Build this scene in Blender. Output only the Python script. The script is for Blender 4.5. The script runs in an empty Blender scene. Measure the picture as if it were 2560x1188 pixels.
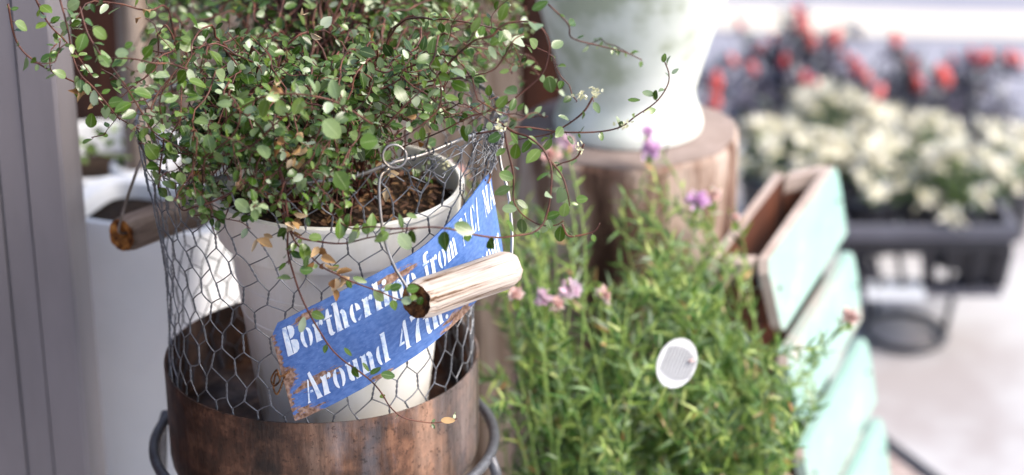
import bpy, math, random
from mathutils import Vector, Matrix, noise
R = math.radians
random.seed(7)
scene = bpy.context.scene
C = bpy.data.collections.new('garden'); scene.collection.children.link(C)

# ------------------------------------------------------------------ camera
LENS = 75.0; FPX = LENS / 36.0 * 2560; TILT = R(22.5)
RIM = Vector((0, 0, .55))                                   # centre of the rusty can's rim
def cam_dir(px, py):
    x, y = (px - 1280) / FPX, -(py - 594) / FPX
    c, s = math.cos(TILT), math.sin(TILT)
    return Vector((x, c + y * s, -s + y * c))               # unit depth along the lens axis
CAM = RIM - cam_dir(805, 880).normalized() * 1.70
cd = bpy.data.cameras.new('camera'); cam = bpy.data.objects.new('camera', cd); C.objects.link(cam)
cam.location = CAM; cam.rotation_euler = (R(90) - TILT, 0, 0)
cd.lens = LENS; cd.sensor_width = 36; cd.clip_start = .05; cd.clip_end = 300
cd.dof.use_dof = True; cd.dof.focus_distance = 1.545; cd.dof.aperture_fstop = 3.0; cd.dof.aperture_blades = 9
scene.camera = cam
def P(px, py, Y):                                           # the point seen at a pixel on the upright plane y = Y
    d = cam_dir(px, py); return CAM + d * ((Y - CAM.y) / d.y)
def G(px, py, z=0.0):                                       # the point seen at a pixel on the level z
    d = cam_dir(px, py); return CAM + d * ((z - CAM.z) / d.z)

# ------------------------------------------------------------------ sky, sun, exposure
SUN_EL, SUN_AZ = R(46), R(104)                              # azimuth clockwise from +Y
w = bpy.data.worlds.new('World'); scene.world = w; w.use_nodes = True
nt = w.node_tree; bg = nt.nodes['Background']
sky = nt.nodes.new('ShaderNodeTexSky'); sky.sky_type = 'NISHITA'; sky.sun_disc = False
sky.sun_elevation = SUN_EL; sky.sun_rotation = SUN_AZ; sky.air_density = 1.0; sky.dust_density = 3.0
nt.links.new(sky.outputs[0], bg.inputs[0]); bg.inputs[1].default_value = .125
sd = bpy.data.lights.new('sun', 'SUN'); sun = bpy.data.objects.new('sun', sd); C.objects.link(sun)
sd.energy = 1.7; sd.angle = R(28); sd.color = (1, .93, .82)
sv = Vector((math.sin(SUN_AZ) * math.cos(SUN_EL), math.cos(SUN_AZ) * math.cos(SUN_EL), math.sin(SUN_EL)))
sun.rotation_euler = sv.to_track_quat('Z', 'Y').to_euler(); sun.location = sv * 10
scene.view_settings.view_transform = 'Standard'; scene.view_settings.look = 'None'
scene.view_settings.exposure = 1.6; scene.view_settings.gamma = 1; scene.view_settings.use_curve_mapping = False

# ------------------------------------------------------------------ materials
def mat(name, col, rough=.6, metal=0, spec=.5, var=None, scale=20, stretch=(1, 1, 1), bump=0, bscale=60, detail=6, ramp=None, coords='Object'):
    m = bpy.data.materials.new(name); m.use_nodes = True; n = m.node_tree; b = n.nodes['Principled BSDF']
    b.inputs['Roughness'].default_value = rough; b.inputs['Metallic'].default_value = metal
    b.inputs['Specular IOR Level'].default_value = spec
    b.inputs['Base Color'].default_value = (*col, 1)
    tc = n.nodes.new('ShaderNodeTexCoord'); mp = n.nodes.new('ShaderNodeMapping'); mp.inputs['Scale'].default_value = stretch
    n.links.new(tc.outputs[coords], mp.inputs[0])
    if var or ramp:
        t = n.nodes.new('ShaderNodeTexNoise'); t.inputs['Scale'].default_value = scale; t.inputs['Detail'].default_value = detail
        t.inputs['Roughness'].default_value = .62
        n.links.new(mp.outputs[0], t.inputs[0])
        cr = n.nodes.new('ShaderNodeValToRGB')
        stops = ramp or [(.35, var), (.65, col)]
        while len(cr.color_ramp.elements) < len(stops): cr.color_ramp.elements.new(.5)
        for e, (p, c) in zip(cr.color_ramp.elements, stops): e.position = p; e.color = (*c, 1)
        n.links.new(t.outputs[0], cr.inputs[0]); n.links.new(cr.outputs[0], b.inputs['Base Color'])
    if bump:
        t2 = n.nodes.new('ShaderNodeTexNoise'); t2.inputs['Scale'].default_value = bscale; t2.inputs['Detail'].default_value = 8
        n.links.new(mp.outputs[0], t2.inputs[0])
        bp = n.nodes.new('ShaderNodeBump'); bp.inputs['Strength'].default_value = bump; bp.inputs['Distance'].default_value = .004
        n.links.new(t2.outputs[0], bp.inputs['Height']); n.links.new(bp.outputs[0], b.inputs['Normal'])
    return m

def leaf_mat(name, stops, under=None, rough=.38, spec=.5, trans=.25, midrib=.35):
    """leaf shader: each leaf its own tint, paler underside, pale midrib, some light through the blade"""
    m = bpy.data.materials.new(name); m.use_nodes = True; n = m.node_tree; L = n.links; b = n.nodes['Principled BSDF']; out = n.nodes['Material Output']
    g = n.nodes.new('ShaderNodeNewGeometry'); cr = n.nodes.new('ShaderNodeValToRGB')
    while len(cr.color_ramp.elements) < len(stops): cr.color_ramp.elements.new(.5)
    for e, (p, c) in zip(cr.color_ramp.elements, stops): e.position = p; e.color = (*c, 1)
    L.new(g.outputs['Random Per Island'], cr.inputs[0]); col = cr.outputs[0]
    tc = n.nodes.new('ShaderNodeTexCoord'); nz = n.nodes.new('ShaderNodeTexNoise'); nz.inputs['Scale'].default_value = 250; L.new(tc.outputs['Object'], nz.inputs[0])
    mx = n.nodes.new('ShaderNodeMix'); mx.data_type = 'RGBA'; mx.blend_type = 'MULTIPLY'; mx.inputs[0].default_value = .35
    L.new(col, mx.inputs[6]); L.new(nz.outputs[0], mx.inputs[7]); col = mx.outputs[2]
    if midrib:
        sx = n.nodes.new('ShaderNodeSeparateXYZ'); L.new(tc.outputs['UV'], sx.inputs[0])
        a = n.nodes.new('ShaderNodeMath'); a.operation = 'SUBTRACT'; a.inputs[1].default_value = .5; L.new(sx.outputs[0], a.inputs[0])
        ab = n.nodes.new('ShaderNodeMath'); ab.operation = 'ABSOLUTE'; L.new(a.outputs[0], ab.inputs[0])
        lt = n.nodes.new('ShaderNodeMath'); lt.operation = 'LESS_THAN'; lt.inputs[1].default_value = .035; L.new(ab.outputs[0], lt.inputs[0])
        ml = n.nodes.new('ShaderNodeMath'); ml.operation = 'MULTIPLY'; ml.inputs[1].default_value = midrib; L.new(lt.outputs[0], ml.inputs[0])
        m3 = n.nodes.new('ShaderNodeMix'); m3.data_type = 'RGBA'; L.new(ml.outputs[0], m3.inputs[0]); L.new(col, m3.inputs[6]); m3.inputs[7].default_value = (.34, .42, .2, 1); col = m3.outputs[2]
    if under:
        m2 = n.nodes.new('ShaderNodeMix'); m2.data_type = 'RGBA'; m2.inputs[7].default_value = (*under, 1)
        L.new(g.outputs['Backfacing'], m2.inputs[0]); L.new(col, m2.inputs[6]); col = m2.outputs[2]
    L.new(col, b.inputs['Base Color']); b.inputs['Roughness'].default_value = rough; b.inputs['Specular IOR Level'].default_value = spec
    tr = n.nodes.new('ShaderNodeBsdfTranslucent'); ms = n.nodes.new('ShaderNodeMixShader'); ms.inputs[0].default_value = trans
    L.new(col, tr.inputs[0]); L.new(b.outputs[0], ms.inputs[1]); L.new(tr.outputs[0], ms.inputs[2]); L.new(ms.outputs[0], out.inputs[0])
    return m

M = {}
M['wire'] = mat('galvanised_wire', (.2, .2, .22), .42, .6, ramp=[(.3, (.07, .074, .082)), (.7, (.25, .26, .29))], scale=40)
M['rim_wire'] = mat('bright_rim_wire', (.6, .6, .62), .3, .8, ramp=[(.35, (.13, .11, .09)), (.6, (.33, .33, .345))], scale=18)
M['white'] = mat('white_plastic', (.62, .62, .64), .38, 0, .4, var=(.5, .5, .5), scale=8)
M['pot'] = mat('cream_white_plastic', (.80, .79, .75), .34, 0, .5, ramp=[(.33, (.48, .42, .33)), (.42, (.72, .69, .62)), (.6, (.80, .785, .745))], scale=22, stretch=(1, 1, .3))
M['planter'] = mat('white_resin', (.80, .80, .82), .45, 0, .4, var=(.72, .73, .75), scale=6, bump=.1)
M['soil'] = mat('dark_soil', (.03, .018, .01), .95, 0, .2, ramp=[(.35, (.008, .005, .004)), (.55, (.035, .02, .012)), (.72, (.12, .07, .035))], scale=220, bump=1, bscale=160)
M['post'] = mat('grey_painted_metal', (.20, .185, .205), .42, .1, .5, ramp=[(.3, (.15, .14, .155)), (.5, (.185, .172, .19)), (.7, (.20, .187, .207))], scale=5, stretch=(2, 2, .5), bump=.03)
M['darkwood'] = mat('red_brown_wood', (.07, .022, .012), .6, 0, .3, var=(.02, .008, .006), scale=12, stretch=(5, 5, .6), bump=.3)
M['plank'] = mat('weathered_plank', (.36, .29, .24), .85, 0, .2, ramp=[(.3, (.11, .07, .05)), (.5, (.27, .21, .17)), (.7, (.45, .38, .34))], scale=9, stretch=(8, 8, .6), bump=.4)
M['grip'] = mat('pale_weathered_grip', (.45, .4, .36), .85, 0, .2, ramp=[(.38, (.09, .05, .03)), (.43, (.28, .22, .18)), (.5, (.42, .36, .32)), (.7, (.52, .475, .44))], scale=30, stretch=(.22, 5, 5), bump=.9, bscale=40)
M['grip_dark'] = mat('brown_weathered_grip', (.2, .15, .12), .8, 0, .25, ramp=[(.3, (.07, .045, .035)), (.5, (.17, .125, .105)), (.7, (.26, .2, .17))], scale=24, stretch=(.5, 5, 5), bump=.5, bscale=40)
M['endgrain'] = mat('brown_end_grain', (.16, .07, .03), .8, 0, .2, ramp=[(.35, (.02, .01, .006)), (.55, (.13, .055, .02)), (.75, (.33, .17, .06))], scale=140, bump=1, bscale=200)
M['endgrain_orange'] = mat('orange_end_grain', (.3, .12, .03), .8, 0, .2, ramp=[(.35, (.05, .015, .006)), (.5, (.24, .09, .02)), (.7, (.48, .22, .06))], scale=140, bump=1, bscale=200)
M['iron'] = mat('dull_iron_rod', (.14, .145, .16), .45, .55, .5, var=(.09, .09, .1), scale=60, bump=.3, bscale=250)
M['bark'] = mat('stump_side', (.3, .2, .15), .85, 0, .2, ramp=[(.36, (.04, .018, .012)), (.46, (.14, .08, .058)), (.56, (.31, .235, .195)), (.68, (.42, .35, .31))], scale=7, stretch=(3, 3, .7), bump=.6)
M['cut'] = mat('stump_cut_top', (.26, .21, .195), .8, 0, .2, var=(.17, .13, .115), scale=14, bump=.3)
M['urn'] = mat('white_glazed_urn', (.72, .76, .73), .5, 0, .4, ramp=[(.40, (.36, .40, .31)), (.48, (.58, .62, .57)), (.6, (.68, .71, .68))], scale=8, bump=.05)
M['mint'] = mat('mint_paint', (.2, .4, .35), .75, 0, .12, ramp=[(.36, (.34, .33, .30)), (.43, (.26, .37, .335)), (.7, (.215, .365, .325))], scale=9, stretch=(2, .6, 2), bump=.2)
M['rawedge'] = mat('bare_pale_edge', (.44, .37, .34), .8, 0, .2, var=(.30, .23, .2), scale=12)
M['boxwood'] = mat('dark_box_wood', (.11, .035, .018), .7, 0, .3, var=(.05, .018, .01), scale=14, stretch=(1, 1, .5))
M['black'] = mat('black_plastic', (.028, .028, .036), .4, 0, .5, var=(.018, .018, .024), scale=12)
M['blackgrey'] = mat('scuffed_black_plastic', (.12, .12, .15), .5, 0, .5, var=(.07, .07, .09), scale=10)
M['label'] = mat('white_label_paper', (.78, .8, .84), .6)
M['terracotta'] = mat('pale_terracotta', (.5, .33, .28), .8, 0, .2, var=(.42, .27, .22), scale=12)
M['darkpot'] = mat('dark_green_pot', (.02, .04, .03), .5)
M['stem'] = mat('red_brown_stem', (.15, .05, .035), .55, 0, .4, ramp=[(.35, (.035, .012, .010)), (.55, (.10, .032, .02)), (.8, (.22, .09, .045))], scale=60)
M['greenstem'] = mat('yellow_green_stem', (.26, .36, .10), .6, 0, .3, var=(.16, .26, .06), scale=30)
M['darkstem'] = mat('purple_stem', (.08, .06, .09), .6)
M['leaf'] = leaf_mat('small_round_leaf', [(0, (.016, .042, .004)), (.35, (.05, .112, .008)), (.62, (.125, .20, .028)), (.84, (.20, .28, .12)), (1, (.48, .55, .40))], under=(.21, .30, .13), rough=.3, spec=.5)
M['hero'] = leaf_mat('front_leaf', [(0, (.03, .08, .004)), (.45, (.085, .17, .010)), (.7, (.15, .235, .035)), (.88, (.20, .28, .13)), (1, (.38, .47, .31))], under=(.20, .29, .13), rough=.28, spec=.7)
M['dry'] = leaf_mat('withered_leaf', [(0, (.28, .12, .03)), (.5, (.5, .3, .12)), (1, (.68, .52, .33))], rough=.6, midrib=0, trans=.2)
M['litter'] = leaf_mat('soil_litter', [(0, (.04, .02, .01)), (.6, (.14, .06, .03)), (1, (.3, .16, .06))], rough=.8, midrib=0, trans=0)
M['blade'] = leaf_mat('narrow_green_leaf', [(0, (.015, .05, .008)), (.35, (.065, .17, .022)), (.7, (.17, .29, .09)), (.9, (.28, .40, .22)), (1, (.52, .60, .42))], under=(.22, .33, .13), rough=.4, trans=.3, midrib=0)
M['yblade'] = leaf_mat('yellow_green_leaf', [(0, (.22, .36, .05)), (1, (.50, .58, .18))], rough=.45, trans=.3, midrib=0)
M['pink'] = leaf_mat('pink_petal', [(0, (.88, .58, .76)), (1, (.97, .84, .90))], rough=.6, trans=.45, midrib=0)
M['magenta'] = leaf_mat('magenta_petal', [(0, (.82, .46, .80)), (1, (.93, .68, .92))], rough=.6, trans=.45, midrib=0)
M['salmon'] = leaf_mat('salmon_petal', [(0, (.86, .52, .50)), (1, (.95, .80, .74))], rough=.6, trans=.45, midrib=0)
M['cream'] = leaf_mat('cream_bract', [(0, (.80, .76, .50)), (.5, (.92, .88, .74)), (1, (.95, .92, .85))], rough=.6, trans=.15, midrib=0)
M['creamleaf'] = leaf_mat('grey_green_leaf', [(0, (.05, .10, .04)), (1, (.22, .29, .15))], rough=.6, midrib=0)
M['pepperleaf'] = leaf_mat('purple_green_leaf', [(0, (.03, .03, .04)), (.35, (.11, .10, .15)), (.7, (.24, .23, .31)), (.9, (.16, .21, .15)), (1, (.30, .29, .36))], rough=.3, midrib=0, trans=.15)
M['pepper'] = mat('red_pepper', (.50, .02, .03), .25, var=(.52, .10, .08), scale=12)
M['pepper_pale'] = mat('unripe_pale_red_pepper', (.66, .20, .18), .3, var=(.6, .10, .1), scale=20)
M['tinyflower'] = leaf_mat('tiny_cream_flower', [(0, (.7, .68, .38)), (1, (.85, .84, .62))], rough=.6, midrib=0)
M['concrete'] = mat('pale_concrete', (.60, .58, .60), .9, 0, .2, ramp=[(.36, (.29, .265, .265)), (.5, (.37, .36, .37)), (.64, (.43, .425, .44))], scale=3.4, bump=.2, bscale=90)
M['asphalt'] = mat('pale_worn_road', (.26, .26, .30), .9, 0, .2, var=(.23, .23, .275), scale=3)
M['sunlit'] = mat('sunlit_cream_band', (.58, .53, .45), .85, 0, .2, var=(.53, .49, .43), scale=3)  # sunshine on the far ground, put into a paler base colour
M['ink'] = mat('grey_print', (.07, .07, .08), .7)
M['deck'] = mat('pinkish_deck_board', (.44, .36, .34), .8, 0, .2, ramp=[(.38, (.24, .18, .16)), (.55, (.38, .31, .29)), (.7, (.44, .375, .35))], scale=9, stretch=(5, 5, 1), bump=.3)
M['letter'] = mat('white_stencil_paint', (.72, .78, .86), .55, ramp=[(.36, (.30, .42, .70)), (.44, (.62, .72, .84)), (.6, (.80, .84, .90))], scale=160)

# rusty sheet iron: brown rust with streaks, blue-grey mill scale and pale pinkish worn patches
def rust_mat():
    m = bpy.data.materials.new('rusty_sheet_iron'); m.use_nodes = True; n = m.node_tree; L = n.links; b = n.nodes['Principled BSDF']
    tc = n.nodes.new('ShaderNodeTexCoord'); mp = n.nodes.new('ShaderNodeMapping'); mp.inputs['Scale'].default_value = (1, 1, .28); L.new(tc.outputs['Object'], mp.inputs[0])
    def nz(s, d=8, v=None, r=.65):
        t = n.nodes.new('ShaderNodeTexNoise'); t.inputs['Scale'].default_value = s; t.inputs['Detail'].default_value = d; t.inputs['Roughness'].default_value = r; L.new((v or mp).outputs[0], t.inputs[0]); return t
    def ramp(src, stops):
        c = n.nodes.new('ShaderNodeValToRGB')
        while len(c.color_ramp.elements) < len(stops): c.color_ramp.elements.new(.5)
        for e, (p, q) in zip(c.color_ramp.elements, stops): e.position = p; e.color = (*q, 1)
        L.new(src.outputs[0], c.inputs[0]); return c
    a = ramp(nz(13), [(.38, (.018, .010, .008)), (.45, (.06, .03, .019)), (.53, (.12, .062, .038)), (.62, (.32, .21, .155))])
    f = ramp(nz(55, 10, tc_v(n, tc, L)), [(.42, (.010, .006, .005)), (.52, (.10, .043, .024)), (.60, (.28, .145, .085))])
    mx = n.nodes.new('ShaderNodeMix'); mx.data_type = 'RGBA'; mx.inputs[0].default_value = .34; L.new(a.outputs[0], mx.inputs[6]); L.new(f.outputs[0], mx.inputs[7])
    k = ramp(nz(11, 9), [(.53, (0, 0, 0)), (.60, (1, 1, 1))])
    m2 = n.nodes.new('ShaderNodeMix'); m2.data_type = 'RGBA'; m2.inputs[7].default_value = (.085, .115, .15, 1)
    kf = n.nodes.new('ShaderNodeMath'); kf.operation = 'MULTIPLY'; kf.inputs[1].default_value = .45; L.new(k.outputs[0], kf.inputs[0]); L.new(kf.outputs[0], m2.inputs[0])
    L.new(mx.outputs[2], m2.inputs[6])
    mps = n.nodes.new('ShaderNodeMapping'); mps.inputs['Scale'].default_value = (1, 1, .05); L.new(tc.outputs['Object'], mps.inputs[0])
    st = ramp(nz(38, 6, mps), [(.36, (.16, .13, .12)), (.50, (.85, .8, .78)), (.62, (1.5, 1.4, 1.35))])
    m4 = n.nodes.new('ShaderNodeMix'); m4.data_type = 'RGBA'; m4.blend_type = 'MULTIPLY'; m4.inputs[0].default_value = .75; L.new(m2.outputs[2], m4.inputs[6]); L.new(st.outputs[0], m4.inputs[7])
    pit = ramp(nz(260, 3, tc_v(n, tc, L)), [(.34, (.25, .2, .18)), (.42, (1, 1, 1))])
    m5 = n.nodes.new('ShaderNodeMix'); m5.data_type = 'RGBA'; m5.blend_type = 'MULTIPLY'; m5.inputs[0].default_value = .8; L.new(m4.outputs[2], m5.inputs[6]); L.new(pit.outputs[0], m5.inputs[7])
    L.new(m5.outputs[2], b.inputs['Base Color'])
    b.inputs['Metallic'].default_value = .25; b.inputs['Specular IOR Level'].default_value = .6
    rr = n.nodes.new('ShaderNodeMapRange'); rr.inputs[3].default_value = .3; rr.inputs[4].default_value = .6
    L.new(nz(30).outputs[0], rr.inputs[0]); L.new(rr.outputs[0], b.inputs['Roughness'])
    bp = n.nodes.new('ShaderNodeBump'); bp.inputs['Strength'].default_value = .6; bp.inputs['Distance'].default_value = .003; L.new(nz(90).outputs[0], bp.inputs['Height']); L.new(bp.outputs[0], b.inputs['Normal'])
    return m
def tc_v(n, tc, L):
    v = n.nodes.new('ShaderNodeMapping'); L.new(tc.outputs['Object'], v.inputs[0]); return v
M['rust'] = rust_mat()

# blue enamel sign: rust breaks through where the uv-based wear mask says so
def sign_mat():
    m = bpy.data.materials.new('chipped_blue_paint'); m.use_nodes = True; n = m.node_tree; L = n.links; b = n.nodes['Principled BSDF']
    uv = n.nodes.new('ShaderNodeTexCoord'); sep = n.nodes.new('ShaderNodeSeparateXYZ'); L.new(uv.outputs['UV'], sep.inputs[0])
    def math_(op, a, b_=None, c=None):
        t = n.nodes.new('ShaderNodeMath'); t.operation = op
        for i, v in enumerate((a, b_, c)):
            if v is None: continue
            if isinstance(v, (int, float)): t.inputs[i].default_value = v
            else: L.new(v, t.inputs[i])
        return t.outputs[0]
    def nz(s, st=(1, 1, 1), d=8):
        mp = n.nodes.new('ShaderNodeMapping'); mp.inputs['Scale'].default_value = st; L.new(uv.outputs['UV'], mp.inputs[0])
        t = n.nodes.new('ShaderNodeTexNoise'); t.inputs['Scale'].default_value = s; t.inputs['Detail'].default_value = d; L.new(mp.outputs[0], t.inputs[0]); return t.outputs[0]
    U, V = sep.outputs[0], sep.outputs[1]                   # u along, v from top down, in sheet heights
    def spot(u, v, ru, rv):
        a = math_('DIVIDE', math_('SUBTRACT', U, u), ru); c = math_('DIVIDE', math_('SUBTRACT', V, v), rv)
        return math_('MAXIMUM', math_('SUBTRACT', 1.0, math_('SQRT', math_('ADD', math_('MULTIPLY', a, a), math_('MULTIPLY', c, c)))), 0.0)
    s = spot(.0, .55, .28, .22)
    for q in ((.12, 1.0, .4, .22), (0, .5, .1, 1.0), (.42, .07, .3, .09), (1.33, .12, .42, .10), (1.97, .97, .42, .16), (3.3, .3, .2, .3), (1.0, .98, .25, .06), (.35, .7, .5, .1)):
        s = math_('MAXIMUM', s, spot(*q))
    n1 = nz(7, (.8, 4.0, 1)); n2 = nz(60, (1, 3, 1))
    val = math_('ADD', math_('ADD', math_('MULTIPLY', s, .42), math_('MULTIPLY', n1, .62)), math_('MULTIPLY', n2, .28))
    mask = n.nodes.new('ShaderNodeMapRange'); mask.inputs[1].default_value = .655; mask.inputs[2].default_value = .675; L.new(val, mask.inputs[0])
    cr = n.nodes.new('ShaderNodeValToRGB'); L.new(nz(14, (1, 2, 1)), cr.inputs[0])
    for e, (p, c) in zip(cr.color_ramp.elements, [(.35, (.043, .118, .35)), (.7, (.10, .195, .46))]): e.position = p; e.color = (*c, 1)
    c2 = n.nodes.new('ShaderNodeValToRGB'); L.new(nz(22), c2.inputs[0])
    c2.color_ramp.elements.new(.5)
    for e, (p, c) in zip(c2.color_ramp.elements, [(.35, (.11, .05, .03)), (.5, (.26, .15, .10)), (.65, (.40, .27, .21))]): e.position = p; e.color = (*c, 1)
    # pale scuffs
    sc = n.nodes.new('ShaderNodeMapRange'); sc.inputs[1].default_value = .58; sc.inputs[2].default_value = .72; sc.inputs[4].default_value = .55; L.new(nz(26, (1, 3.5, 1), 9), sc.inputs[0])
    m0 = n.nodes.new('ShaderNodeMix'); m0.data_type = 'RGBA'; L.new(sc.outputs[0], m0.inputs[0]); L.new(cr.outputs[0], m0.inputs[6]); m0.inputs[7].default_value = (.22, .3, .6, 1)
    mx = n.nodes.new('ShaderNodeMix'); mx.data_type = 'RGBA'; L.new(mask.outputs[0], mx.inputs[0]); L.new(m0.outputs[2], mx.inputs[6]); L.new(c2.outputs[0], mx.inputs[7])
    L.new(mx.outputs[2], b.inputs['Base Color'])
    rg = n.nodes.new('ShaderNodeMapRange'); rg.inputs[3].default_value = .42; rg.inputs[4].default_value = .8; L.new(mask.outputs[0], rg.inputs[0]); L.new(rg.outputs[0], b.inputs['Roughness'])
    bp = n.nodes.new('ShaderNodeBump'); bp.inputs['Strength'].default_value = .25; bp.inputs['Distance'].default_value = .0008; bp.invert = True; L.new(mask.outputs[0], bp.inputs['Height']); L.new(bp.outputs[0], b.inputs['Normal'])
    return m
M['sign'] = sign_mat()

# ------------------------------------------------------------------ mesh helpers
class MB:
    def __init__(s): s.v = []; s.f = []; s.uv = []; s.mi = []
    def add(s, vs, fs, uvs=None, mi=0):
        o = len(s.v); s.v += [tuple(q) for q in vs]; s.f += [tuple(i + o for i in f) for f in fs]
        s.uv += uvs if uvs else [(0, 0)] * len(vs); s.mi += [mi] * len(fs)
    def tube(s, pts, rad, seg=6, closed=False, cap=True, mi=0):
        pts = [Vector(p) for p in pts]; n = len(pts)
        if not hasattr(rad, '__len__'): rad = [rad] * n
        T = []
        for i in range(n):
            a = pts[(i - 1) % n] if closed or i > 0 else pts[i]; b = pts[(i + 1) % n] if closed or i < n - 1 else pts[i]
            d = b - a; T.append(d.normalized() if d.length > 1e-9 else Vector((0, 0, 1)))
        u = T[0].orthogonal().normalized(); vs = []
        for i in range(n):
            u = u - T[i] * u.dot(T[i]); u = u.normalized() if u.length > 1e-6 else T[i].orthogonal().normalized()
            q = T[i].cross(u)
            for k in range(seg):
                a = 2 * math.pi * k / seg; vs.append(pts[i] + (u * math.cos(a) + q * math.sin(a)) * rad[i])
        fs = [(i * seg + k, i * seg + (k + 1) % seg, ((i + 1) % n) * seg + (k + 1) % seg, ((i + 1) % n) * seg + k) for i in range(n if closed else n - 1) for k in range(seg)]
        if cap and not closed: fs += [tuple(range(seg))[::-1], tuple((n - 1) * seg + k for k in range(seg))]
        s.add(vs, fs, mi=mi)
    def lathe(s, prof, c, seg=48, power=2.0, rot=0, jig=None, axis=None):
        vs = []
        for i, (r, z) in enumerate(prof):
            for k in range(seg):
                a = 2 * math.pi * k / seg; ca, sa = math.cos(a), math.sin(a)
                q = (abs(ca) ** power + abs(sa) ** power) ** (-1 / power)
                rr = r * q * (jig(a, z) if jig else 1); x, y = rr * ca, rr * sa
                vs.append((c[0] + x * math.cos(rot) - y * math.sin(rot), c[1] + x * math.sin(rot) + y * math.cos(rot), c[2] + z))
        fs = [(i * seg + k, i * seg + (k + 1) % seg, (i + 1) * seg + (k + 1) % seg, (i + 1) * seg + k) for i in range(len(prof) - 1) for k in range(seg)]
        if prof[0][0] > 1e-5: fs.append(tuple(range(seg))[::-1])
        if prof[-1][0] > 1e-5: fs.append(tuple((len(prof) - 1) * seg + k for k in range(seg)))
        s.add(vs, fs)
    def hexa(s, c8, mi=0):                                   # eight corners: bottom ring then top ring
        s.add(c8, [(3, 2, 1, 0), (4, 5, 6, 7), (0, 1, 5, 4), (1, 2, 6, 5), (2, 3, 7, 6), (3, 0, 4, 7)], mi=mi)
    def box(s, lo, hi):
        (a, b, c), (d, e, f) = lo, hi
        s.hexa([(a, b, c), (d, b, c), (d, e, c), (a, e, c), (a, b, f), (d, b, f), (d, e, f), (a, e, f)])
    def leaf(s, p, d, n, L, W, cup=.12, bend=.15, pointed=.0, simple=False):
        d = Vector(d).normalized(); n = Vector(n); n = n - d * n.dot(d)
        n = n.normalized() if n.length > 1e-5 else d.orthogonal().normalized(); sd_ = d.cross(n)
        if simple: rows = [(.25, .8), (.62, .85 - pointed * .3)]
        else: rows = [(.07, .46), (.28, .9), (.55, 1.0 - .1 * pointed), (.8, .74 - .25 * pointed), (.94, .4 - .2 * pointed)]
        tw = random.uniform(-.25, .25)
        vs = [p]; uv = [(.5, 0)]
        for t, w_ in rows:
            h = -bend * L * (t * t) * 1.0
            for k in (-1, 0, 1):
                vs.append(p + d * (L * t) + sd_ * (k * w_ * W / 2) + n * (h + (abs(k) * cup * W * w_) + k * tw * W * t * .4)); uv.append((.5 + k * .5, t))
        vs.append(p + d * L - n * (bend * L)); uv.append((.5, 1)); m = len(rows); last = 3 * m + 1
        fs = [(0, 2, 1), (0, 3, 2)]
        for r in range(m - 1):
            a = 1 + 3 * r
            fs += [(a, a + 1, a + 4, a + 3), (a + 1, a + 2, a + 5, a + 4)]
        a = 1 + 3 * (m - 1); fs += [(a, a + 1, last), (a + 1, a + 2, last)]
        s.add(vs, fs, uv)
    def build(s, name, material, parent=None, smooth=True, sharp=False):
        me = bpy.data.meshes.new(name); off = world_loc(parent) if parent else Vector((0, 0, 0))
        me.from_pydata([(x - off.x, y - off.y, z - off.z) for x, y, z in s.v], [], s.f)
        for m_ in (material if isinstance(material, (list, tuple)) else [material]): me.materials.append(m_)
        me.polygons.foreach_set('material_index', s.mi)
        if any(u != (0, 0) for u in s.uv):
            ul = me.uv_layers.new(name='UVMap'); li = [0] * len(me.loops); me.loops.foreach_get('vertex_index', li)
            ul.data.foreach_set('uv', [c for i in li for c in s.uv[i]])
        if smooth: me.polygons.foreach_set('use_smooth', [True] * len(me.polygons))
        me.update()
        if smooth and sharp:
            try: me.set_sharp_from_angle(angle=R(35))
            except Exception: pass
        o = bpy.data.objects.new(name, me); C.objects.link(o)
        if parent: o.parent = parent
        return o
def world_loc(o):
    v = Vector(o.location)
    while o.parent: o = o.parent; v += Vector(o.location)
    return v
def tag(o, label=None, cat=None, group=None, kind=None):
    if label: o['label'] = label
    if cat: o['category'] = cat
    if group: o['group'] = group
    if kind: o['kind'] = kind
    return o
def thing(name, label, cat, loc, group=None):
    o = bpy.data.objects.new(name, None); C.objects.link(o); o.location = loc; o.empty_display_size = .02
    return tag(o, label, cat, group)
def kids(o): return [c for c in C.objects if c.parent == o]
def copy_tree(o, parent=None):
    c = o.copy(); C.objects.link(c); c.parent = parent
    for k in kids(o): copy_tree(k, c)
    return c
def smoothpath(pts, n=8):
    pts = [Vector(p) for p in pts]; q = [pts[0] * 2 - pts[1]] + pts + [pts[-1] * 2 - pts[-2]]; out = []
    for i in range(1, len(q) - 2):
        for k in range(n):
            t = k / n; a, b, c, d = q[i - 1], q[i], q[i + 1], q[i + 2]
            out.append(.5 * ((2 * b) + (c - a) * t + (2 * a - 5 * b + 4 * c - d) * t * t + (3 * b - a - 3 * c + d) * t ** 3))
    out.append(pts[-1]); return out
def rv(a=1.0): return Vector((random.uniform(-a, a), random.uniform(-a, a), random.uniform(-a, a)))

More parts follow.
